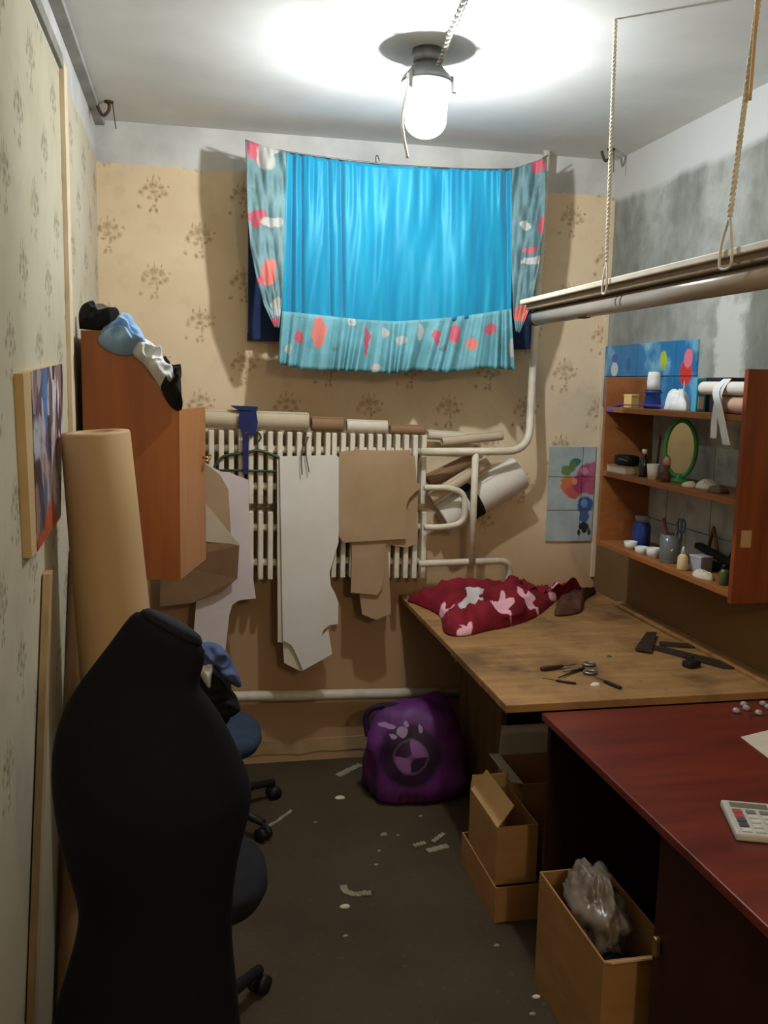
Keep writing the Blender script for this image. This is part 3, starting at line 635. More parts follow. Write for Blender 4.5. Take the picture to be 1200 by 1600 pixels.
# top shelf
y = sy(984, 1.65, ZT); b_ = thing('small_box', 'small yellow cardboard box on the top shelf', 'box', (1.655, y, ZT))
B().obox((1.655, y, ZT+.022), (.04, .04, .044), .002, .3).done('body', M('yellow_card', (220, 190, 110), (204, 170, 90), 10), b_); B().obox((1.655, y, ZT+.046), (.043, .043, .008), .002, .3).done('lid', M('yellow_lid', (226, 200, 130)), b_)
y = sy(1020, 1.66, ZT)
jar('blue_spool', 'blue thread cone under the white spool on the top shelf', 'spool', 1020, 1.66, ZT, [(.03, 0), (.032, .01), (.026, .055), (.034, .058), (.034, .064)], bpl)
sp_ = thing('thread_spool', 'white thread spool standing on the blue cone', 'spool', (1.66, y, ZT+.064))
y = sy(1020, 1.66, ZT+.04)
sp_.location = (1.66, y, ZT+.064)
B().lathe([(.022, .004), (.024, .03), (.023, .055), (.02, .07)], (1.66, y, ZT+.064), 18).done('thread', whitec, sp_, True); B().lathe([(.03, 0), (.03, .005)], (1.66, y, ZT+.064), 18).done('flange', M('spool_dark', (60, 60, 80)), sp_)
yy = [sy(p, XF+.02, ZT) for p in (962, 985, 1012)]
pr = [Vector((XF-.008, yy[0], ZT-.018)), Vector((XF+.02, yy[0]-.03, ZT+.006)), Vector((1.61, yy[1], ZT+.008)), Vector((1.63, yy[2], ZT+.012)), Vector((1.64, yy[2]-.05, ZT+.006))]
rp = smooth_path(pr, 6); B_ = B(); B_.rings([[p+Vector((-.008, .008, 0)), p+Vector((.008, -.008, 0)), p+Vector((.008, -.008, .004)), p+Vector((-.008, .008, .004))] for p in rp])
tag(B_.done('purple_ribbon', M('purple_cloth_r', (84, 70, 160), (66, 54, 130), 14)), 'purple ribbon trailing over the edge of the top shelf', 'ribbon')
o1 = [(sy(p, x, ZT), x) for p, x in ((1037, 1.62), (1042, 1.60), (1060, 1.60), (1074, 1.62), (1076, 1.67), (1060, 1.72), (1042, 1.72))]
tag(heap('white_lace', [Vector((x, y_, ZT)) for y_, x in o1], (0, 0, 1), .075, whitec, 4, None, .7, 22), 'heap of white lace on the top shelf', 'cloth')
y = sy(1090, 1.625, ZT); bo = thing('small_box', 'light blue upright carton on the top shelf', 'box', (1.625, y, ZT))
B().obox((1.625, y, ZT+.055), (.035, .03, .11), .002).done('body', M('light_blue_card', (90, 170, 200), (70, 150, 186), 12), bo); B().obox((1.625, y-.0155, ZT+.03), (.02, .0015, .04), 0).done('label_print', wpl, bo)
y = sy(1106, 1.68, ZT+.05)-.03; tag(B().obox((1.715, y-.035, ZT+.05), (.12, .10, .10), .003).box(1.645, 1.778, y-.14, y+.012, ZT+.10, ZT+.112, .002).done('dark_box', M('dark_box_m', (44, 44, 56), (30, 30, 40), 8)), 'dark box with a flat lid behind the white roll on the top shelf', 'box')
ya, yb_ = sy(1100, 1.61, ZT+.05), y_n+.005
roll('paper_roll', 'white paper roll lying along the top shelf', (1.605, ya, ZT+.078), (1.605, yb_, ZT+.078), .02, whitep)
ya = sy(1128, 1.62, ZT+.03); roll('paper_roll', 'pinkish roll under the white roll on the top shelf', (1.62, ya, ZT+.028), (1.62, yb_, ZT+.028), .027, M('pink_roll', (206, 170, 148), (190, 152, 130), 6))
def strip(name, label, pts, w, mat, cat='ribbon', wd=(0, 1, 0)):
    P = smooth_path(pts, 6); wv = Vector(wd)*w/2; b = B(); b.rings([[p-wv, p+wv, p+wv+Vector((.0015, 0, .001)), p-wv+Vector((.0015, 0, .001))] for p in P]); return tag(b.done(name, mat), label, cat)
y0_ = sy(1117, XF-.01, ZT)
strip('white_ribbon', 'short white ribbon tail hanging from the top shelf', [(1.60, y0_-.01, ZT+.106), (XF-.004, y0_-.01, ZT+.07), (XF-.006, y0_+.006, ZT+.0), (XF-.01, y0_, ZT-.075)], .032, whitec)
y0_ = sy(1131, XF-.01, ZT)
strip('white_ribbon', 'longer slanting white ribbon tail hanging from the top shelf', [(1.602, y0_+.05, ZT+.106), (XF-.008, y0_+.055, ZT+.07), (XF-.010, y0_+.02, ZT+.0), (XF-.014, y0_-.03, ZT-.09)], .036, whitec)
# middle shelf
y = sy(978, 1.63, Z2); bk = thing('book', 'thick pale book on the middle shelf', 'book', (1.63, y, Z2))
B().obox((1.63, y, Z2+.014), (.09, .13, .024), .001, .1).done('pages', offw, bk); B().obox((1.63, y, Z2+.0275), (.094, .134, .003), .001, .1).obox((1.63, y, Z2+.0015), (.094, .134, .003), 0, .1).done('cover', M('book_cover', (176, 150, 120)), bk)
cm = thing('black_case', 'black zip case lying on the pale book', 'case', (1.63, y, Z2+.03)); B().obox((1.63, y, Z2+.05), (.06, .10, .04), .012, .1).done('body', M('black_case_m', (26, 26, 28), rough=.5), cm, True); B().tube([(1.605, y-.05, Z2+.05), (1.60, y, Z2+.055), (1.605, y+.05, Z2+.05)], .003, 6).done('zip', M('zip_grey', (130, 130, 130), metal=.5), cm, True)
jar('dark_bottle', 'dark slim bottle beside the pale book on the middle shelf', 'bottle', 1006, 1.63, Z2, [(.016, 0), (.018, .01), (.018, .055), (.008, .075), (.008, .085)], M('dark_glass', (40, 40, 44), rough=.2, spec=.5), [(.009, .085), (.01, .1), (.004, .102)], wpl)
jar('white_cup', 'white plastic cup on the middle shelf', 'cup', 1021, 1.62, Z2, [(.018, 0), (.024, .055), (.022, .055), (.017, .006)], wpl)
y = sy(1019, 1.70, Z2); tag(B().obox((1.72, y, Z2+.075), (.004, .012, .15), .001, 0, .12).done('metal_ruler', M('steel', (90, 90, 92), (70, 70, 72), 20, rough=.35, metal=.7)), 'narrow dark metal ruler standing behind the white cup', 'ruler')
my = sy(1062, 1.68, Z2); mr = thing('oval_mirror', 'oval table mirror in a green plastic frame on the middle shelf', 'mirror', (1.68, my, Z2)); gp = M('green_frame', (60, 158, 84), (44, 130, 66), 12, rough=.35, spec=.5)
cy = Z2+.116; ux, uy = .87*.052, -.48*.052
fr = [Vector((1.675+ux*cos(2*pi*k/40), my+uy*cos(2*pi*k/40), cy+.098*sin(2*pi*k/40))) for k in range(41)]
B().tube(fr, .008, 8, False).done('frame', gp, mr, True)
B().prism([Vector((1.675+ux*.96*cos(2*pi*k/40), my+uy*.96*cos(2*pi*k/40), cy+.095*sin(2*pi*k/40))) for k in range(40)], (.001, .002, 0)).done('mirror_glass', M('mirror_m', (190, 184, 170), (186, 180, 168), 3, rough=.06, metal=1), mr)
B().lathe([(.038, 0), (.036, .008), (.012, .016), (.01, .03)], (1.675, my, Z2), 20).done('stand', gp, mr, True)
fy = sy(1040, 1.62, Z2); fg = thing('figurine', 'small brown and pink figurine beside the green mirror', 'figurine', (1.62, fy, Z2)); B().lathe([(.014, 0), (.016, .02), (.009, .045), (.013, .06)], (1.62, fy, Z2), 14).done('body', M('fig_brown', (96, 62, 44)), fg, True); B().lathe([(.012, .06), (.014, .075), (.006, .088), (.002, .09)], (1.62, fy, Z2), 14).done('head', M('fig_pink', (214, 160, 136)), fg, True)
for i, (px, x, s) in enumerate(((1076, 1.62, .014), (1106, 1.66, .024), (1122, 1.63, .02))):
    y = sy(px, x, Z2); tag(heap('fabric_scrap', [Vector((x+s*1.6*cos(a), y+s*1.8*sin(a), Z2)) for a in [k*pi/4 for k in range(8)]], (0, 0, 1), s, offw if i != 2 else M('brown_scrap', (110, 90, 70)), 20+i, None, .7, 30, 8, 32), ['pale fabric scrap on the middle shelf next to the green mirror', 'pale fabric scrap in the middle of the bare part of the middle shelf', 'brown fabric scrap on the middle shelf near the side board'][i], 'scrap')
# bottom shelf
jar('blue_jar', 'blue and clear plastic jar at the far end of the bottom shelf', 'jar', 1002, 1.68, Z3, [(.03, 0), (.034, .01), (.034, .085), (.026, .10)], bpl, [(.028, .10), (.028, .122), (.004, .123)], M('clear_cap', (120, 124, 140), rough=.3))
for i, (px, x, h) in enumerate(((986, 1.62, .03), (1003, 1.61, .028), (1021, 1.62, .036))):
    jar('white_pot', ['low white pot at the far end of the bottom shelf', 'low white pot in front of the blue jar', 'white pot beside the glass jar of tools'][i], 'pot', px, x, Z3, [(.02, 0), (.026, h), (.022, h), (.018, .006)], wpl)
gj = NT('clear_glass', .08, 0, .5); gj.b.inputs['Transmission Weight'].default_value = .85; gj.col(lin((220, 230, 232)))
gx, gy = 1.64, sy(1046, 1.64, Z3); gl = thing('glass_jar', 'clear glass jar holding tools on the bottom shelf', 'jar', (gx, gy, Z3)); B().lathe([(.034, 0), (.036, .01), (.038, .10), (.035, .10), (.033, .012), (.004, .008)], (gx, gy, Z3), 24).done('glass', gj.m, gl, True)
tag(B().tube([(gx+.006, gy+.006, Z3+.014), (gx-.004, gy+.05, Z3+.15)], [.003, .006], 8).done('brush', M('brush_red', (100, 46, 40)), None, True), 'dark red handled brush standing in the glass jar', 'brush')
sc = thing('scissors', 'blue handled scissors standing in the glass jar', 'scissors', (gx, gy, Z3+.014)); B().tube([(gx-.004, gy-.004, Z3+.014), (gx+.004, gy-.03, Z3+.12)], [.002, .006], 6).tube([(gx+.004, gy-.008, Z3+.014), (gx+.012, gy-.045, Z3+.115)], [.002, .006], 6).done('blades', MATS['steel'], sc, True)
for dy in (0, -.022): B().tube([Vector((gx+.006, gy-.04+dy+.013*cos(a), Z3+.138+.022*sin(a))) for a in [2*pi*k/16 for k in range(17)]], .004, 6, False).done('handle_ring', M('blue_grey_plastic', (74, 92, 116)), sc, True)
jar('glue_bottle', 'small white glue bottle with a cream nozzle on the bottom shelf', 'bottle', 1067, 1.61, Z3, [(.016, 0), (.018, .006), (.017, .045), (.008, .056)], M('cream_plastic', (222, 206, 160)), [(.008, .056), (.004, .075), (.001, .082)], wpl)
y = sy(1094, 1.665, Z3); wbx = thing('small_box', 'small whitish carton on the bottom shelf', 'box', (1.665, y, Z3)); B().obox((1.665, y, Z3+.024), (.05, .055, .048), .002, .2).done('body', M('bluish_card', (176, 182, 194)), wbx); B().obox((1.665, y, Z3+.05), (.052, .057, .006), .001, .2).done('lid', M('bluish_lid', (196, 200, 208)), wbx)
y = sy(1100, 1.72, Z3+.05); st = thing('stapler', 'long black stapler lying at the back of the bottom shelf', 'stapler', (1.73, y, Z3)); B().obox((1.73, y-.06, Z3+.012), (.035, .24, .024), .004).done('base', M('stapler_black', (30, 29, 30), rough=.45), st); B().obox((1.73, y-.06, Z3+.05), (.03, .24, .022), .006, 0, .12).done('arm', MATS['stapler_black'], st); B().obox((1.73, y-.155, Z3+.03), (.026, .04, .05), .004).done('hinge', MATS['stapler_black'], st)
y = sy(1108, 1.74, Z3); tag(B().tube([(1.76, y+.06, Z3+.004), (1.765, y+.03, Z3+.13), (1.765, y-.02, Z3+.02)], .007, 8).done('wooden_clamp', M('yellow_wood', (146, 116, 62)), None, True), 'yellowish bent wooden tool leaning on the tiles', 'tool')
y = sy(1136, 1.74, Z3+.1); tg = thing('tailor_shears', 'dark shears leaning on the tiles at the end of the bottom shelf', 'scissors', (1.77, y, Z3)); B().tube([(1.77, y+.05, Z3+.004), (1.772, y-.05, Z3+.16)], [.004, .01], 8).done('blade', MATS['stapler_black'], tg, True); B().tube([Vector((1.772, y-.065+.02*cos(a), Z3+.185+.026*sin(a))) for a in [2*pi*k/16 for k in range(17)]], .005, 6, False).done('handle', MATS['stapler_black'], tg, True)
jar('green_bottle', 'small greenish bottle at the side board end of the bottom shelf', 'bottle', 1132, 1.62, Z3, [(.014, 0), (.016, .006), (.016, .04), (.007, .052)], M('green_glass', (96, 108, 66), rough=.3), [(.008, .052), (.008, .064), (.002, .065)], MATS['stapler_black'])
y = sy(1098, 1.61, Z3); tag(heap('thread_tangle', [Vector((1.61+.025*cos(a), y+.05*sin(a), Z3)) for a in [k*pi/4 for k in range(8)]], (0, 0, 1), .02, offw, 33, None, .8, 40, 8, 32), 'pale tangle of thread near the front of the bottom shelf', 'thread')

# ------------------------------------------------------------------ worktable
tf, tx = PZ(795, 1102, ZTB).y, .878
t = NT('worn_plywood', .6, 0, .3); nn = t.noise(t.vm('MULTIPLY', t.pos(), (1.2, 8, 1)), 3, 5); n2 = t.noise(t.pos(), 5, 5); n3 = t.noise(t.pos(), 26, 4)
c = t.mix(t.mapr(nn, .3, .7), lin((172, 132, 84)), lin((142, 106, 64))); c = t.mix(t.mapr(n2, .48, .7, 0, .8), c, lin((92, 68, 44))); c = t.mix(t.mapr(n3, .62, .8, 0, .6), c, lin((74, 54, 36)))
t.col(c); t.bump(n3, .1, .002); m_ply = t.m
m_tw = M('table_wood', (120, 96, 66), (98, 76, 50), 4, (6, 6, .5), rough=.7)
ysm = PZ(900, 1004, ZTB).y
tb = thing('worktable', 'worn plywood cutting table along the wall beside the radiators', 'table', (1.3, 3.0, 0))
B().box(tx, XR-.004, tf, ysm-.003, ZTB-.024, ZTB, .002).done('tabletop_board', m_ply, tb)
B().box(tx+.004, XR-.004, ysm+.003, YB-.012, ZTB-.024, ZTB-.003, .002).done('tabletop_board', m_ply, tb)
B().box(XR-.055, XR-.004, tf+.02, YB-.3, ZTB, ZTB+.012, .002).done('wall_strip', m_ply, tb)
B().box(1.125, 1.147, 3.08, 3.62, 0, ZTB-.024, .002).done('side_panel', m_tw, tb)
B().box(1.70, 1.722, 2.40, 3.60, 0, ZTB-.024, .002).done('side_panel', m_tw, tb)
B().box(1.147, 1.70, 3.50, 3.518, .3, ZTB-.024, .002).done('back_rail', m_tw, tb)
B().box(.93, 1.70, 3.04, 3.07, ZTB-.09, ZTB-.024, .002).done('apron', m_tw, tb)
# red garment with pink stars
gpx = [(622, 925), (662, 914), (695, 896), (740, 890), (800, 903), (850, 904), (882, 913), (876, 932), (840, 962), (805, 976), (760, 986), (722, 994), (694, 988), (686, 962), (650, 944)]
S = lambda a, b, r1, r2, k: (PZ(a, b, ZTB+.03).x, PZ(a, b, ZTB+.03).y, r1/470, r2/150, k)
PI_, LG = (224, 170, 182), (196, 190, 190)
ST = lambda a, b, rr, k, ph: (PZ(a, b, ZTB+.05).x, PZ(a, b, ZTB+.05).y, rr, rr*1.25, k, ph)
m_red = painted('red_star_fabric', (132, 22, 38), [ST(690, 946, .05, PI_, .2), ST(738, 948, .055, LG, .9), ST(730, 972, .04, PI_, .5), ST(785, 952, .05, PI_, 0), ST(824, 940, .055, PI_, .6), ST(800, 970, .045, PI_, .3), ST(640, 932, .05, PI_, .4), ST(862, 922, .04, PI_, 1.0), ST(706, 915, .04, PI_, .8), ST(765, 925, .045, LG, .1)], 'XY', .015, 20, .85, .25)
tag(heap('red_garment', [Vector((p.x, min(p.y, YB-.16), ZTB)) for p in (PZ(a, b, ZTB) for a, b in gpx)], (0, 0, 1), .12, m_red, 6, None, 1.0, 8, 30, 140), 'crumpled dark red garment with pink stars on the cutting table', 'garment')
tag(heap('brown_lace_cloth', [Vector((p.x, min(p.y, YB-.1), ZTB)) for p in (PZ(a, b, ZTB) for a, b in ((892, 906), (902, 914), (913, 938), (908, 956), (880, 962), (866, 958), (886, 930)))], (0, 0, 1), .05, M('brown_lace', (96, 58, 46), (70, 42, 34), 20, rough=.8), 12, None, .7, 14, 12, 60), 'brown shiny cloth bunched beside the red garment', 'cloth')
# tools on the table
def knife(name, label, a, b, r, hm, cat='tool', blade=.4):
    A, Bq = PZ(a[0], a[1], ZTB), PZ(b[0], b[1], ZTB); A.z = Bq.z = ZTB+r+.0005; m = A.lerp(Bq, 1-blade)
    o = thing(name, label, cat, (A.x, A.y, ZTB)); d = (Bq-A).normalized(); s = Vector((-d.y, d.x, 0))
    B().tube([A, A.lerp(m, .15), A.lerp(m, .8), m], [r*.7, r, r*.9, r*.7], 8).done('handle', hm, o, True)
    B().prism([m-s*r*.6, Bq-s*r*.1, Bq+s*r*.3, m+s*r*.6], (0, 0, .0015)).done('blade', MATS['steel'], o); return o
hbr = M('handle_brown', (74, 54, 38), (56, 40, 28), 20, rough=.5); hblk = M('handle_black', (40, 36, 34), rough=.5)
knife('seam_ripper', 'flat brown handled tool at the table edge, lying behind the scissors', (845, 1049), (900, 1042), .008, hbr)
knife('seam_ripper', 'thin metal tool at the table edge, lying in front of the scissors', (900, 1070), (848, 1062), .004, hblk)
knife('cutting_knife', 'dark handled knife pointing away from the scissors on the table', (970, 1078), (928, 1060), .006, hblk)
s0 = thing('scissors', 'open steel scissors lying near the front edge of the cutting table', 'scissors', PZ(895, 1052, ZTB))
z_ = Vector((0, 0, ZTB+.006)); pt = lambda a, b: Vector((PZ(a, b, ZTB).x, PZ(a, b, ZTB).y, ZTB+.006))
B().tube([pt(872, 1062), pt(912, 1046)], [.002, .005], 6).done('blade', hblk, s0, True); B().tube([pt(880, 1052), pt(912, 1048)], [.002, .005], 6).done('blade', MATS['steel'], s0, True)
for (a, b) in ((920, 1040), (922, 1053)):
    c_ = pt(a, b); B().tube([c_+Vector((.02*cos(2*pi*k/16), .016*sin(2*pi*k/16), 0)) for k in range(17)], .005, 6, False).done('handle_ring', M('scissor_chrome', (150, 148, 140), metal=.7, rough=.3), s0, True)
def chip(name, label, px, py, z, s, mat, cat, grp=None, rz=0, h=.006):
    p = PZ(px, py, z); return tag(heap(name, [Vector((p.x+s*cos(a+rz)*1.2, p.y+s*sin(a+rz)*.8, z)) for a in [k*pi/4 for k in range(8)]], (0, 0, 1), h, mat, int(px) % 17, None, .5, 40, 4, 16, .002), label, cat, grp)
chip('tailor_chalk', 'piece of white tailor chalk beside the knife on the table', 930, 1071, ZTB, .014, whitep, 'chalk', h=.01)
chip('green_button', 'tiny green scrap in the middle of the cutting table', 952, 1026, ZTB, .007, M('green_scrap', (50, 120, 90)), 'scrap')
ts = thing('t_square', 'dark wooden set-square lying on the cutting table under the shelf', 'ruler', PZ(1090, 1030, ZTB)); m_dk = M('dark_ruler', (62, 52, 40), (46, 38, 30), 10, (1, 6, 1), rough=.6)
z0 = ZTB+.013
def flat(pxl, z, h): return B().prism([PZ(a, b, z) for a, b in pxl], (0, 0, h))
flat(((1000, 1010), (1030, 1011), (1142, 1038), (1150, 1046), (1130, 1045)), ZTB+.001, .006).done('long_arm', m_dk, ts)
flat(((1010, 990), (1026, 990), (1018, 1020), (992, 1016)), ZTB+.007, .007).done('head', m_dk, ts)
flat(((1030, 1004), (1088, 1008), (1096, 1014), (1030, 1010)), ZTB+.001, .005).done('short_arm', m_dk, ts)
tag(B().obox(PZ(1080, 1042, ZTB)+Vector((0, 0, .012)), (.055, .04, .022), .006, .4).obox(PZ(1076, 1036, ZTB)+Vector((0, 0, .02)), (.02, .03, .012), .003, .4).done('pin_case', hblk), 'small black pin case in front of the dark set-square', 'case')

# ------------------------------------------------------------------ mahogany desk
ZD = .72; dx0, dy1 = .985, tf-.006; dy0 = .55
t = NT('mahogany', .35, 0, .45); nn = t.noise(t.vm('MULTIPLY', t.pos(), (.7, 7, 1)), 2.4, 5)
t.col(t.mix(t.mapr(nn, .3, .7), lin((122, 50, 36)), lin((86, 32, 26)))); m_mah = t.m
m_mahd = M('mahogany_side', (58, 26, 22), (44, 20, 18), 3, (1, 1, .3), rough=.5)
dk = thing('desk', 'red mahogany desk with a dark pedestal in front of the cutting table', 'desk', (1.35, 1.4, 0))
B().box(dx0, XR-.01, dy0, dy1, ZD-.022, ZD, .003).done('desktop', m_mah, dk)
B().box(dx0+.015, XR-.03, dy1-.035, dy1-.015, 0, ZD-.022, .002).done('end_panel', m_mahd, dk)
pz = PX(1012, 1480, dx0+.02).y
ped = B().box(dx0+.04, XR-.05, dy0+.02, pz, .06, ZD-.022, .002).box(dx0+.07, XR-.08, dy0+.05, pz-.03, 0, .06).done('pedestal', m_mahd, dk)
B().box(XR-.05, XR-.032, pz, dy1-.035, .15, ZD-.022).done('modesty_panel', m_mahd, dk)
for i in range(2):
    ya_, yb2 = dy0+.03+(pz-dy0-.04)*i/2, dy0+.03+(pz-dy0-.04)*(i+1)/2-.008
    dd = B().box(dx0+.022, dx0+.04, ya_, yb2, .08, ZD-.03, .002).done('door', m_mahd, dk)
    hp = PX(1030, 1478, dx0+.022)
    if i == 1: B().box(dx0+.008, dx0+.022, hp.y-.008, hp.y+.008, hp.z-.022, hp.z+.022, .004).done('handle', mb, dd)
# calculator
cx, cy, ang_ = 1.245, 1.655, radians(-4)
cp = PZ(1125, 1252, ZD+.012); c3 = PZ(1150, 1306, ZD+.012)
cl = thing('calculator', 'silver grey desk calculator lying on the mahogany desk', 'calculator', (0, 0, ZD))
Mx = Vector((cp.x, cp.y, 0)); ydir = (Vector((cp.x, cp.y, 0))-Vector((c3.x, c3.y, 0))); hh = ydir.length; ydir.normalize(); xdir = Vector((ydir.y, -ydir.x, 0)); rz = math.atan2(xdir.y, xdir.x); CW = .19
ctr = Mx+xdir*CW/2-ydir*hh/2; cl.location = (ctr.x, ctr.y, ZD)
def cbox(u, v, du, dv, z0_, z1_, bev=.001):
    p = Mx+xdir*u-ydir*v; return B().obox((p.x, p.y, (z0_+z1_)/2), (du, dv, z1_-z0_), bev, rz)
m_cal = M('calc_silver', (196, 196, 190), (180, 180, 174), 8, rough=.45)
cbox(CW/2, hh/2, CW, hh, ZD+.0005, ZD+.018, .005).done('body', m_cal, cl)
cbox(.055, hh*.16, .08, hh*.14, ZD+.018, ZD+.0195, .0005).done('display', M('lcd', (120, 122, 104), (108, 110, 92), 5, rough=.2), cl)
cbox(.14, hh*.15, .05, hh*.11, ZD+.018, ZD+.019, .0005).done('solar_cell', M('solar', (60, 44, 44), rough=.2), cl)
keyw = M('key_white', (214, 214, 208)); keyr = M('key_red', (190, 80, 90)); keyd = M('key_dark', (80, 84, 92)); keyg = M('key_grey', (120, 128, 122))
for r in range(5):
    for c_ in range(6):
        m_ = keyg if r == 0 else keyw
        if c_ == 0: m_ = (keyr, keyr, keyd, keyd, keyw)[r]
        cbox(.024+c_*.0284, hh*(.36+.135*r), .02, hh*.09, ZD+.018, ZD+.0215, .0012).done('key', m_, cl)
pp = [PZ(a, b, ZD+.0005) for a, b in ((1157, 1152), (1235, 1133), (1290, 1190), (1215, 1196))]
tag(B().prism(pp, (0, 0, .0012)).done('paper_sheet', offw), 'cream paper sheet on the mahogany desk behind the calculator', 'paper')
m_bead = NT('clear_bead', .1, 0, .5); m_bead.col(lin((200, 196, 196))); m_bead.b.inputs['Transmission Weight'].default_value = .5
for i, (a, b) in enumerate(((1150, 1114), (1162, 1104), (1166, 1110), (1185, 1117), (1192, 1103), (1200, 1108))):
    p = PZ(a, b, ZD); tag(B().lathe([(.004, 0), (.010, .003), (.012, .008), (.008, .014), (.003, .016)], p, 12).done('clear_button', m_bead.m, None, True), 'clear faceted button in the small pile on the desk', 'button', 'clear buttons on the desk')

# ------------------------------------------------------------------ purple bag with round emblem
t0 = PZ(648, 1262, 0); bw = .205; by = t0.y+.15; bxc = PY(655, 1200, t0.y+.08).x
S = lambda a, b, r1, r2, k: (PY(a, b, t0.y-.01).x, PY(a, b, t0.y-.01).z, r1*t0.y/F, r2*t0.y/F, k)
t = NT('purple_bag_cloth', .55, 0, .4); uv, sp2 = uvpos(t, 'XZ', .014, 34)
c = t.mix(t.mapr(t.noise(t.pos(), 7, 4), .35, .7), lin((104, 46, 118)), lin((74, 30, 88)))
def el(a, b, r1, r2, soft=.25):
    q = S(a, b, r1, r2, None); return ellipse_mask(t, uv, q[0], q[1], q[2], q[3], soft)
c = t.mix(el(645, 1188, 52, 52), c, lin((46, 18, 52)))
c = t.mix(el(645, 1188, 29, 29), c, lin((120, 96, 122)))
s2 = t.n('SeparateXYZ'); t.put(s2.inputs[0], uv); q = S(645, 1188, 1, 1, None)
sg = t.math('MULTIPLY', t.math('SUBTRACT', s2.outputs[0], q[0]), t.math('SUBTRACT', s2.outputs[1], q[1]))
quad = t.mix(t.mapr(sg, -.0001, .0001), lin((52, 20, 58)), lin((142, 92, 150)))
c = t.mix(el(645, 1188, 27, 27), c, quad)
for (a, b, r1, r2) in ((612, 1148, 14, 5), (634, 1153, 9, 9), (662, 1147, 4, 7), (620, 1160, 6, 3), (641, 1142, 4, 5)):
    c = t.mix(t.math('MULTIPLY', el(a, b, r1, r2), .8), c, lin((170, 142, 176)))
for a in (628, 640, 652, 664): c = t.mix(t.math('MULTIPLY', el(a, 1253, 3, 8), .6), c, lin((40, 14, 46)))
t.col(c); m_bag = t.m
bag = thing('purple_bag', 'stuffed purple cloth bag with a round quartered emblem under the table edge', 'bag', (bxc, by, 0))
prof = [(.84, 0, .0), (.99, .025, .0), (1.03, .07, 0), (1.0, .12, 0), (.98, .17, .0), (.95, .22, 0), (.92, .27, 0), (.88, .32, .01), (.80, .355, .02), (.62, .372, .03), (.35, .372, .04), (.05, .36, .04)]
R = []
for (s, z, dy_) in prof:
    row = []
    for k in range(56):
        a = 2*pi*k/56; e = .75; cx_ = abs(cos(a))**e*(1 if cos(a) > 0 else -1); sy_ = abs(sin(a))**e*(1 if sin(a) > 0 else -1)
        p = Vector((bxc+bw*s*cx_, by+dy_+.145*s*sy_, z)); nz = noise.noise(p*6)*.05*(.4+z*2) + (abs(noise.noise(p*11))-.2)*.05
        row.append(Vector((p.x+nz*cx_, p.y+nz*sy_*.6, max(0.001, z+(noise.noise(p*7+Vector((5, 0, 0)))*.06 if z > .25 else 0)))))
    R.append(row)
B().rings(R).done('bag_body', m_bag, bag, True)
hd = [PY(575, 1150, by-.02), PY(572, 1118, by), PY(590, 1104, by), PY(625, 1104, by), PY(640, 1118, by-.02)]
B().tube(smooth_path(hd, 6), .012, 8).done('carry_handle', M('bag_handle', (38, 20, 50)), bag, True)

# ------------------------------------------------------------------ cardboard boxes
card = M('cardboard', (176, 132, 82), (156, 114, 68), 5, (1, 1, 3), rough=.85)
cardl = M('cardboard_light', (206, 170, 120), (190, 152, 102), 5, rough=.85)
cardw = M('cardboard_white', (206, 200, 188), (188, 180, 166), 5, rough=.8)
def carton(label, x0, x1, y0, y1, z0, z1, flaps, mat=card, inner=card, grp='cardboard boxes beside the desk', wall=.005):
    o = thing('cardboard_box', label, 'box', ((x0+x1)/2, (y0+y1)/2, z0), grp)
    b = B(); b.box(x0, x1, y0, y1, z0, z0+wall).box(x0, x0+wall, y0, y1, z0+wall, z1).box(x1-wall, x1, y0, y1, z0+wall, z1).box(x0+wall, x1-wall, y0, y0+wall, z0+wall, z1).box(x0+wall, x1-wall, y1-wall, y1, z0+wall, z1)
    b.done('body', mat, o)
    for side, ln, ang in flaps:   # ang: 0 = straight up, + = outwards
        a = radians(ang); up, out = cos(a)*ln, sin(a)*ln
        ed = {'l': ((x0, y0), (x0, y1), (-1, 0)), 'r': ((x1, y0), (x1, y1), (1, 0)), 'f': ((x0, y0), (x1, y0), (0, -1)), 'b': ((x0, y1), (x1, y1), (0, 1))}[side]
        p, q_, d = ed; v = Vector((d[0]*out, d[1]*out, up)); P = Vector((*p, z1)); Q = Vector((*q_, z1)); iv = (Q-P)*.03
        nrm_ = (Q-P).cross(v).normalized()*.004
        B().prism([P, Q, Q+v-iv, P+v+iv], nrm_).done('flap', inner, o)
    return o
gc = PZ(772, 1442, 0); gr_ = PZ(816, 1432, 0)
zb1 = .115
carton('low cardboard box on the floor carrying a smaller open box', gc.x, gc.x+.155, gc.y, gc.y+.36, 0, zb1, [], card)
B_ = None
hx0, hy0 = PZ(766, 1384, zb1).x, PZ(766, 1384, zb1).y
hx0 = max(hx0, gc.x+.004); hy0 = max(hy0, gc.y+.006)
carton('open cardboard box with raised flaps, stacked on the low box', hx0, hx0+.135, hy0, hy0+.28, zb1+.0005, zb1+.19, [('l', .085, -38), ('b', .05, -6)], card, cardl)
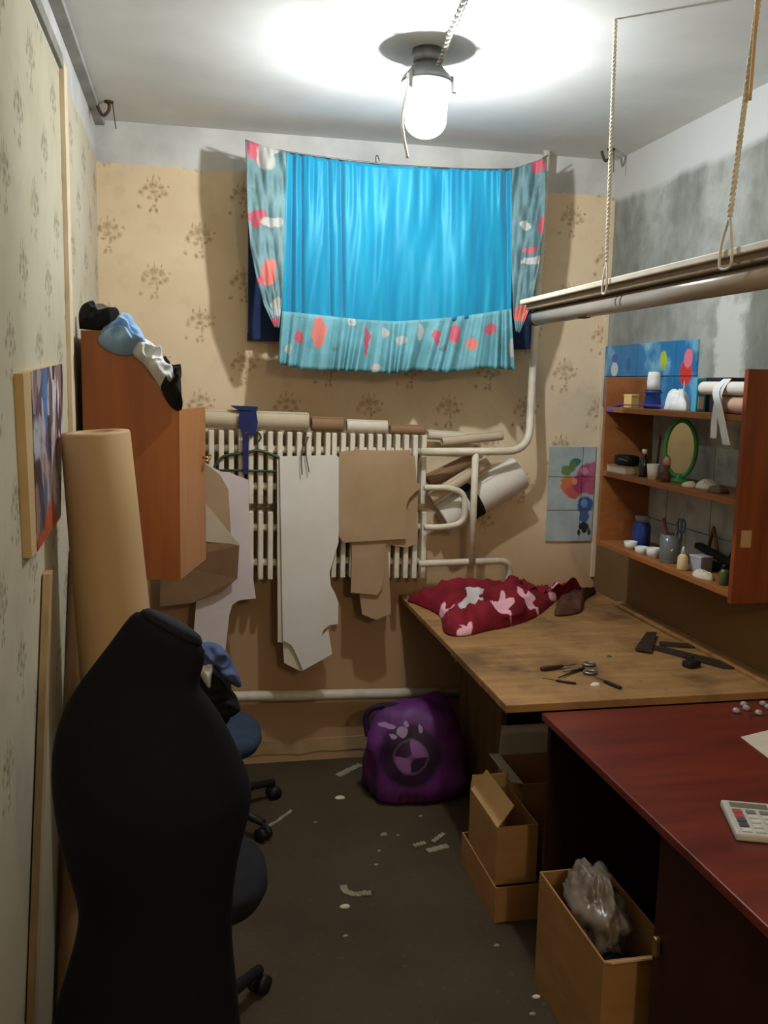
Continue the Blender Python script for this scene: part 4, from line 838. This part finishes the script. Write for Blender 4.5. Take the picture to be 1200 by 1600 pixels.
# printed ribs on the front of the upper box are left to the material; a tall white-lined box stands beside it
wx0 = 1.08; wy0 = 2.72
carton('taller cardboard box with white-lined flaps standing under the cutting table', wx0, wx0+.20, wy0, wy0+.25, 0, .33, [('l', .04, 80), ('b', .11, 0), ('r', .12, -4)], card, cardw)
bl = PZ(862, 1400, .33); br_ = PZ(943, 1503, .33)
nb0 = Vector((br_.x, br_.y, 0))
carton('cardboard bin box holding a plastic bag, in the knee space of the desk', br_.x, br_.x+.19, br_.y, br_.y+.40, 0, .33, [('f', .03, 60)], card, cardl)
plas = NT('grey_plastic_bag', .25, 0, .5); plas.col(lin((136, 124, 112))); plas.b.inputs['Alpha'].default_value = .85
bxm, bym = br_.x+.09, br_.y+.24
R = []
for j in range(31):
    a = j/30*pi; row = []
    for k in range(64):
        b_a = 2*pi*k/64; p = Vector((sin(a)*cos(b_a), sin(a)*sin(b_a), -cos(a))); n_ = 1+.25*noise.noise(p*2.3+Vector((4, 1, 2)))+.34*(.25-abs(noise.noise(p*3.4+Vector((1, 7, 2)))))+.2*(.2-abs(noise.noise(p*7)))
        row.append(Vector((bxm+.064*p.x*n_, bym+.12*p.y*n_, .30+.11*p.z*n_)))
    R.append(row)
tag(B().rings(R).done('plastic_bag', plas.m, None, True), 'crumpled grey plastic bag stuffed in the cardboard bin box', 'bag')
tag(heap('navy_cloth', [Vector((br_.x+.095+.075*cos(a), br_.y+.085+.065*sin(a), .22)) for a in [k*pi/4 for k in range(8)]], (0, 0, 1), .05, M('navy_scrap', (20, 22, 40)), 14), 'dark navy cloth in the cardboard bin box', 'cloth')
# flat cardboard leaning between the boxes, black bag below the table
tag(B().prism([Vector((1.0755, wy0-.1, 0)), Vector((1.0755, wy0+.1, 0)), Vector((1.0785, wy0+.1, .22)), Vector((1.0785, wy0-.1, .26))], (-.006, 0, 0)).done('cardboard_sheet', card), 'flat piece of cardboard between the boxes', 'cardboard')
R = []
for j in range(11):
    a = j/10*pi; row = []
    for k in range(32):
        b_a = 2*pi*k/32; p = Vector((sin(a)*cos(b_a), sin(a)*sin(b_a), -cos(a))); n_ = 1+.2*noise.noise(p*2.1+Vector((9, 1, 2)))
        row.append(Vector((1.37+.18*p.x*n_, 3.2+.15*p.y*n_, max(.001, .32+.31*p.z*n_))))
    R.append(row)
tag(B().rings(R).done('black_bag', blackc, None, True), 'black sack standing under the cutting table', 'bag')

# ------------------------------------------------------------------ office chairs
def office_chair(label, c, zs, rs, rb, a0, m_seat, back=None, grp='office chairs'):
    o = thing('office_chair', label, 'chair', (c[0], c[1], 0), grp); x, y = c; bp = M('chair_plastic', (34, 33, 34), (24, 23, 24), 14, rough=.5)
    R = []
    for (s, z) in ((.7, -.075), (.93, -.068), (1.0, -.04), (.99, -.018), (.93, -.004), (.6, .004), (.02, 0)):
        R.append([Vector((x+rs*s*abs(cos(a))**.8*(1 if cos(a) > 0 else -1), y+rs*s*abs(sin(a))**.8*(1 if sin(a) > 0 else -1), zs+z)) for a in [2*pi*k/40 for k in range(40)]])
    B().rings(R).done('seat', m_seat, o, True)
    B().lathe([(.025, .09), (.025, .2), (.018, .2), (.018, zs-.09), (.07, zs-.085), (.07, zs-.073)], (x, y, 0), 16).done('gas_column', bp, o, True)
    B().lathe([(.04, .06), (.045, .075), (.04, .105), (.02, .11)], (x, y, 0), 16).done('hub', bp, o, True)
    for k in range(5):
        a = a0+2*pi*k/5; d = Vector((cos(a), sin(a), 0)); e = Vector((x, y, 0))+d*rb
        B().tube([Vector((x, y, .085))+d*.03, e+Vector((0, 0, .068))], [.02, .014], 8).done('leg', bp, o, True)
        s = Vector((-d.y, d.x, 0))
        cb = B()
        for sg_ in (-1, 1): cb.tube([e+s*sg_*.006+Vector((0, 0, .026)), e+s*sg_*.022+Vector((0, 0, .026))], .026, 14)
        cb.tube([e+Vector((0, 0, .03)), e+Vector((0, 0, .07))], .006, 6).done('caster', bp, o, True)
    if back:
        (bx_, by_), wdt, zlo, zhi, m_b = back
        def fn(u, v):
            yy_ = by_+.03*(1-(2*u-1)**2); return Vector((bx_-wdt/2+wdt*u, yy_, zlo+(zhi-zlo)*v))
        R = []
        for k in range(24):
            a = 2*pi*k/24; R.append((abs(cos(a))**.5*(1 if cos(a) > 0 else -1), abs(sin(a))**.5*(1 if sin(a) > 0 else -1)))
        rows = []
        for t_, s in ((-.03, .8), (-.024, .96), (0, 1), (.024, .96), (.03, .8)):
            rows.append([Vector((bx_+wdt/2*s*u, by_+t_+.03*u*u*-1, (zlo+zhi)/2+(zhi-zlo)/2*s*v)) for u, v in R])
        B().rings(rows).done('backrest', m_b, o, True)
        B().tube(smooth_path([(x, y, zs-.08), (x+(bx_-x)*.9, y+(by_-y)*.9, zs-.07), (bx_, by_+.035, zs+.05), (bx_, by_+.035, zlo+.08)], 6), .014, 8).done('back_bar', bp, o, True)
    return o
m_sb = M('seat_blue_grey', (58, 72, 92), (46, 58, 76), 20, rough=.9); m_sk = M('seat_black', (26, 26, 34), (20, 20, 26), 20, rough=.9)
ca = PZ(420, 1238, .03); ca2 = PZ(385, 1300, .03)
office_chair('office chair with a blue-grey seat and clothes on it, beside the radiator wall', (.045, 3.32), .36, .205, .29, math.atan2(ca.y-3.32, ca.x-.045), m_sb, ((-.02, 3.125), .30, .43, .66, m_sk))
cb_ = PZ(405, 1535, .03)
office_chair('office chair with a round black seat behind the mannequin', (-.02, 2.06), .51, .19, .29, math.atan2(cb_.y-2.06, cb_.x+.02), m_sk)
den = M('denim_cloth', (92, 108, 150), (70, 84, 124), 12, rough=.9)
yj = 3.055
up_heap('black_garment', 'black garment hanging over the office chair back', [(290, 1045), (330, 1048), (352, 1070), (368, 1085), (374, 1105), (366, 1118), (345, 1122), (300, 1118)], yj, .07, blackc, 15, n=(0, -1, .2))
up_heap('white_collar_cloth', 'white cloth between denim and black garment on the chair', [(308, 1040), (331, 1034), (330, 1060), (326, 1075), (310, 1050)], yj-.05, .03, whitec, 16, n=(0, -1, .2))
up_heap('denim_garment', 'faded blue denim garment lying over the chair back', [(296, 1012), (322, 1003), (346, 1010), (362, 1035), (377, 1066), (372, 1074), (352, 1062), (330, 1042), (296, 1040)], yj-.02, .06, den, 17, n=(0, -1, .3))

# ------------------------------------------------------------------ dress form
t = NT('black_jersey', .85, 0, .2); 
nn = t.noise(t.pos(), 120, 2); t.col(t.mix(nn, lin((17, 16, 26)), lin((12, 11, 19)))); m_dress = t.m
YM = 1.56
mq = thing('dress_form', 'black jersey tailor dress form without arms', 'mannequin', (PY(235, 1400, YM).x, YM, 0))
secs = [((218, 949), (322, 1005), .50), ((203, 962), (321, 1030), .52), ((184, 988), (313, 1054), .52), ((165, 1014), (309, 1072), .52), ((143, 1042), (324, 1088), .50), ((119, 1073), (345, 1116), .50), ((97, 1110), (366, 1157), .54), ((83, 1155), (388, 1206), .62),
        ((79, 1200), (395, 1235), .70), ((84, 1270), (391, 1265), .74), ((100, 1335), (372, 1332), .72), ((118, 1395), (364, 1392), .70), ((125, 1426), (362, 1440), .70), ((119, 1465), (364, 1482), .70), ((100, 1530), (370, 1535), .70), ((80, 1595), (376, 1600), .70), ((68, 1680), (384, 1682), .70), ((80, 1735), (374, 1735), .66)]
R = []
for (l, r, dr_) in secs:
    A, Bq = PY(l[0], l[1], YM), PY(r[0], r[1], YM); c_ = (A+Bq)/2; u = (Bq-A)/2; dp = u.length*dr_
    w_ = Vector((0, 1, 0)); row = []
    for k in range(48):
        a = 2*pi*k/48; row.append(c_+u*cos(a)+w_*dp*sin(a)+Vector((0, 0, 0)))
    R.append(row)
top = R[0]; cc_ = sum(top, Vector())/48
nrm_ = (top[0]-cc_).cross(top[12]-cc_).normalized(); nrm_ = nrm_ if nrm_.z > 0 else -nrm_
capr = [[cc_+(p-cc_)*s+nrm_*h_ for p in top] for s, h_ in ((.02, .010), (.5, .009), (.8, .005), (.9, -.001), (.93, -.008))]
body = B().rings([[p for p in r] for r in R]).done('torso', m_dress, mq, True, 0, 1)
B().rings(capr).done('neck_cap', M('neck_cap_m', (17, 16, 25), (12, 11, 19), 30, rough=.8), mq, True)
mc = Vector((mq.location.x, YM, 0))
B().lathe([(.016, .05), (.016, .52)], mc, 14).done('pole', M('stand_metal', (60, 60, 62), rough=.4, metal=.7), mq, True)
B().lathe([(.15, 0), (.155, .012), (.14, .022), (.03, .035), (.022, .06)], mc, 32).done('base', M('stand_black', (24, 24, 24), rough=.5), mq, True)

# ------------------------------------------------------------------ scraps on the floor
GS = 'scraps of paper and cloth on the floor'
def fstrip(label, pts, wpx, mat=offw):
    P = smooth_path([PZ(a, b, .0012) for a, b in pts], 5); b = B(); L = []
    for i, p in enumerate(P):
        d = (P[min(i+1, len(P)-1)]-P[max(i-1, 0)]).normalized(); s = Vector((-d.y, d.x, 0))*wpx; h = Vector((0, 0, .003+.004*sin(i*1.1)**2))
        L.append([p-s, p+s, p+s+h, p-s+h])
    tag(b.rings(L).done('paper_strip', mat), label, 'scrap', GS)
olive = M('dull_scrap', (150, 146, 126), (130, 126, 106), 20, rough=.9)
fstrip('curled pale paper strip in the middle of the floor', [(536, 1384), (540, 1394), (556, 1399), (568, 1397), (580, 1397)], .012, olive)
fstrip('long pale strip on the floor beside the purple bag', [(528, 1213), (548, 1203), (563, 1196)], .016, olive)
fstrip('thin pale thread strip on the floor near the office chair', [(405, 1300), (430, 1286), (455, 1268)], .006, olive)
fstrip('wide pale strip on the floor beside the low cardboard box', [(668, 1331), (684, 1327), (699, 1323)], .014, olive)
fstrip('short tilted strip on the floor next to the low cardboard box', [(677, 1316), (685, 1310), (693, 1304)], .009, olive)
fstrip('dull short strip on the floor in front of the purple bag', [(647, 1323), (656, 1320), (664, 1318)], .01, olive)
LB = ['largest crumpled white scrap on the floor before the purple bag', 'round white scrap on the floor by the curled paper strip', 'tiny dull scrap on the bare floor near the round white scrap',
      'tiny dull scrap between the chair casters and the purple bag', 'tiny scrap of the pair on the floor in front of the purple bag', 'tiny scrap of the pair on the floor in front of the purple bag',
      'tiny scrap at the foot of the purple bag', 'tiny scrap beside the near corner of the low cardboard box', 'pale scrap on the floor beside the cardboard bin box', 'pale scrap on the floor beside the cardboard bin box',
      'dull scrap between the purple bag and the short paper strips', 'dull scrap between the purple bag and the short paper strips']
for i, (a, b, s) in enumerate(((531, 1247, .018), (539, 1417, .014), (540, 1463, .007), (493, 1285, .006), (592, 1330, .006), (588, 1352, .007), (657, 1276, .007), (776, 1478, .008), (838, 1558, .01), (832, 1585, .008), (600, 1305, .012), (622, 1306, .006))):
    chip('paper_scrap', LB[i], a, b, 0.0, s, offw if s > .009 and i < 9 else olive, 'scrap', GS, i*.7, .008 if s > .01 else .004)
